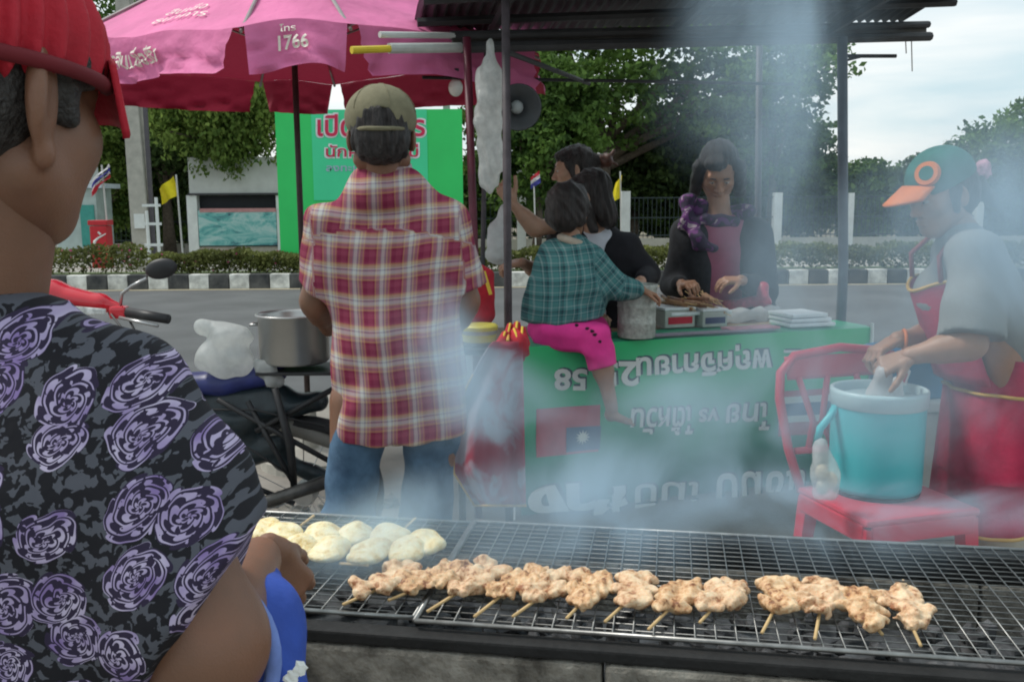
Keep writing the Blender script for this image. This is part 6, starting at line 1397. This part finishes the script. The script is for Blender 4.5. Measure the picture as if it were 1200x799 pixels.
for k_, (a_, b_, c_2) in enumerate([((130, 368), (170, 420), (215, 470)), ((150, 372), (185, 440), (235, 500)), ((250, 500), (300, 530), (345, 560)), ((240, 480), (300, 480), (380, 500))]): MB().tube([pt(*a_, -.08), pt(*b_, -.12), pt(*c_2, -.12)], .004, 6).build('cable', M_mk, mc, smooth=True)
for k_ in range(7): MB().lathe(pt(200 + k_ * 9, 556 + k_, -.08), [(.0, -.002), (.05, -.002), (.05, .002), (0, .002)], 18, Vector((1, 0, .1)), cap=False).build('cooling_fin', M_ms, mc)
for a_, b_ in (((255, 468), (395, 545)), ((300, 505), (392, 455)), ((290, 470), (352, 580)), ((225, 540), (345, 590))): MB().tube([pt(*a_, -.11), pt(*b_, -.11)], .010, 8).build('frame_tube', M_mk, mc, smooth=True)
MB().tube([pt(322, 455, -.13), pt(340, 520, -.13), pt(345, 575, -.10)], [.012, .016, .012], 10).build('shock_absorber', M_mk, mc, smooth=True)
MB().tube([pt(240, 585, -.14), pt(300, 592, -.15), pt(395, 560, -.15)], [.014, .022, .026], 12).build('exhaust_pipe', mat('exhaust_dark', (.10, .095, .09), rough=.4, metal=.7, var=.4), mc, smooth=True)
blob('rear_fender', [([cap(pt(300, 520), pt(340, 498), .03, .035, k=.02), cap(pt(340, 498), pt(400, 520), .035, .03, k=.02), cap(pt(400, 520), pt(425, 575), .028, .02, k=.02)], .008, None)], mat('fender_grey', (.20, .19, .17), rough=.5), mc)
blob('engine', [([cap(pt(180, 560), pt(245, 555), .075, .06, k=.03), ell(pt(215, 580), (.11, .09, .07), None, .02)], .010, folds(.004, 60, 9))], mat('engine_grey', (.14, .14, .14), rough=.45, metal=.5, var=.3), mc)
MB().tube([pt(260, 590, -.1), pt(275, 690, -.22)], .010, 8).build('kickstand', M_mk, mc)
rk = MB().box(pt(352, 432), (.27, .22, .012), bev=.003).build('luggage_rack', M_mk, mc)
# pot
pc = pt(346, 425); pc.z += .004
M_al = mat('aluminium', (.42, .42, .41), rough=.33, metal=.9, var=.10, scale=5); pot = thing('aluminium_pot', 'dented aluminium pot on the motorcycle rack beside the checked shirt', 'pot', pc)
pr_ = .128; MB().lathe(pc, [(pr_ * .9, 0), (pr_ * .97, .01), (pr_ * .98, .165), (pr_ * 1.04, .170), (pr_ * 1.05, .176), (pr_ * .99, .178), (pr_ * .95, .168), (pr_ * .94, .02), (0, .018)], 48, cap=False).build('pot_body', M_al, pot, smooth=True)
for sx in (-1,): MB().tube([pc + Vector((sx * pr_ * .96, -.03, .14)), pc + Vector((sx * (pr_ + .022), -.025, .138)), pc + Vector((sx * (pr_ + .022), .025, .138)), pc + Vector((sx * pr_ * .96, .03, .14))], .005, 6).build('handle', M_al, pot, smooth=True)
MB().lathe(pc + Vector((0, 0, .120)), [(0, .0), (pr_ * .93, .001)], 32, cap=False).build('broth', mat('broth', (.30, .22, .10), rough=.15), pot)
M_wb = mat('milky_plastic', (.70, .73, .72), rough=.25, var=.06, scale=22, transl=.5, alpha=.66, bump=.6, bscale=55, col2=(.82, .84, .82))
o = blob('carrier_bag', [([ell(pt(263, 413, -.05), (.10, .075, .082), None, .02), cap(pt(238, 385, -.05), pt(285, 392, -.05), .028, .032, k=.03), cap(pt(240, 425, -.05), pt(282, 432, -.05), .04, .04, k=.03)], .005, folds(.015, 55, 12, dirs=[(1, .2, 1), (1, 0, -.4), (.2, .3, 1)], n=9))], M_wb, None); tag(o, 'knotted milky carrier bag full of food on the motorcycle seat', 'plastic bag')
o = blob('small_bag', [([cap(pt(302, 425, -.08), pt(318, 442, -.08), .018, .030, k=.02), cap(pt(318, 432, -.08), pt(328, 448, -.08), .02, .016, k=.02)], .005, folds(.010, 85, 13, n=8))], M_wb, None); tag(o, 'small knotted plastic bag between the carrier bag and the pot', 'plastic bag')
# rubble and low step seen under the bike
b = at(310, 4.3, 0)
for i, (u, v, s_) in enumerate([(318, 590, .06), (345, 600, .05), (388, 596, .045), (450, 592, .05)]):
    p = PZ(u, v, .0) if v > 560 else at(u, 4, 0)
    o = MB().ell(p + Vector((0, 0, s_ * .4)), (s_ * 1.3, s_, s_ * .6), 12, 8, wob=.5, seed=i).build('stone', M_pave, None, loc=tuple(p)); tag(o, ['pale stone lying under the rear of the motorcycle', 'rounded stone right of the rear wheel', 'stone between the motorcycle and the blue jeans', 'stone seen between the two jeans legs'][i], 'stone')

# ------------------------------------------------------------------ smoke from the grill
def smoke(name, lo, hi, blobs, dens, label, nscale=2.2, step=None, col=(.64, .84, 1.0)):
    lo = Vector(lo); hi = Vector(hi); c = (lo + hi) / 2
    o = MB().box(c, tuple(hi - lo)).build(name, None, None, loc=tuple(c)); tag(o, label, kind='stuff')
    m = bpy.data.materials.new(name + '_vapour'); m.use_nodes = True; t = m.node_tree; t.nodes.clear(); out_ = N(t, 'ShaderNodeOutputMaterial'); pv = N(t, 'ShaderNodeVolumePrincipled'); pv.inputs['Color'].default_value = col + (1,); pv.inputs['Anisotropy'].default_value = .15
    L(t, pv.outputs[0], out_.inputs['Volume'])
    geo = N(t, 'ShaderNodeNewGeometry'); pos = geo.outputs['Position']
    wn = N(t, 'ShaderNodeTexNoise', i_Scale=1.3, i_Detail=2.0); L(t, pos, wn.inputs['Vector']); s1_ = N(t, 'ShaderNodeVectorMath', operation='SUBTRACT'); s1_.inputs[1].default_value = (.5, .5, .5); L(t, wn.outputs['Color'], s1_.inputs[0])
    s2_ = N(t, 'ShaderNodeVectorMath', operation='SCALE'); s2_.inputs['Scale'].default_value = .55; L(t, s1_.outputs[0], s2_.inputs[0]); wp = N(t, 'ShaderNodeVectorMath', operation='ADD'); L(t, pos, wp.inputs[0]); L(t, s2_.outputs[0], wp.inputs[1])
    tot = None
    for (cx, cy, cz), (rx, ry, rz), k in blobs:
        a = N(t, 'ShaderNodeVectorMath', operation='SUBTRACT'); a.inputs[1].default_value = (cx, cy, cz); L(t, wp.outputs[0], a.inputs[0])
        d = N(t, 'ShaderNodeVectorMath', operation='DIVIDE'); d.inputs[1].default_value = (rx, ry, rz); L(t, a.outputs[0], d.inputs[0])
        l = N(t, 'ShaderNodeVectorMath', operation='LENGTH'); L(t, d.outputs[0], l.inputs[0])
        mr = N(t, 'ShaderNodeMapRange', interpolation_type='SMOOTHERSTEP'); mr.inputs['From Min'].default_value = 1.0; mr.inputs['From Max'].default_value = 0.0; mr.inputs['To Min'].default_value = 0; mr.inputs['To Max'].default_value = k; L(t, l.outputs['Value'], mr.inputs['Value'])
        if tot is None: tot = mr.outputs[0]
        else: ad = N(t, 'ShaderNodeMath', operation='ADD'); L(t, tot, ad.inputs[0]); L(t, mr.outputs[0], ad.inputs[1]); tot = ad.outputs[0]
    mpp = N(t, 'ShaderNodeMapping'); mpp.inputs['Scale'].default_value = (1, 1, .55); L(t, wp.outputs[0], mpp.inputs[0])
    n = N(t, 'ShaderNodeTexNoise', i_Scale=nscale, i_Detail=6.0, i_Roughness=.60, i_Distortion=1.3); L(t, mpp.outputs[0], n.inputs['Vector'])
    mr = N(t, 'ShaderNodeMapRange'); mr.inputs['From Min'].default_value = .44; mr.inputs['From Max'].default_value = .64; mr.inputs['To Min'].default_value = .28; mr.inputs['To Max'].default_value = 2.0; L(t, n.outputs['Fac'], mr.inputs['Value'])
    mu = N(t, 'ShaderNodeMath', operation='MULTIPLY'); L(t, tot, mu.inputs[0]); L(t, mr.outputs[0], mu.inputs[1]); m2 = N(t, 'ShaderNodeMath', operation='MULTIPLY'); m2.inputs[1].default_value = dens; L(t, mu.outputs[0], m2.inputs[0]); L(t, m2.outputs[0], pv.inputs['Density'])
    o.data.materials.append(m); return o
def bl(u, v, d, r, k): p = P(u, v, d); return ((p.x, p.y, p.z), r, k)
smoke('smoke', (-.62, 1.32, .765), (2.7, 3.25, 2.05), [
    bl(570, 530, 2.35, (.30, .55, .36), 1.1), bl(540, 440, 2.3, (.22, .5, .24), .6), bl(760, 540, 2.3, (.75, .8, .26), .85), bl(700, 645, 1.62, (.9, .32, .16), 4.0), bl(930, 500, 2.2, (.55, .7, .34), .6),
    bl(905, 300, 2.25, (.22, .45, .75), .70), bl(880, 60, 2.3, (.30, .5, .42), .8), bl(950, 20, 2.4, (.24, .5, .2), .5), bl(1180, 240, 2.3, (.50, .6, .42), 1.0), bl(1090, 290, 2.3, (.40, .6, .42), .75), bl(1130, 480, 2.4, (.30, .5, .30), .55), bl(1020, 420, 2.3, (.3, .5, .25), .5), bl(1040, 650, 1.6, (.50, .26, .12), 2.6)],
    DENS, 'blue-grey smoke rolling off the grill', 3.2)
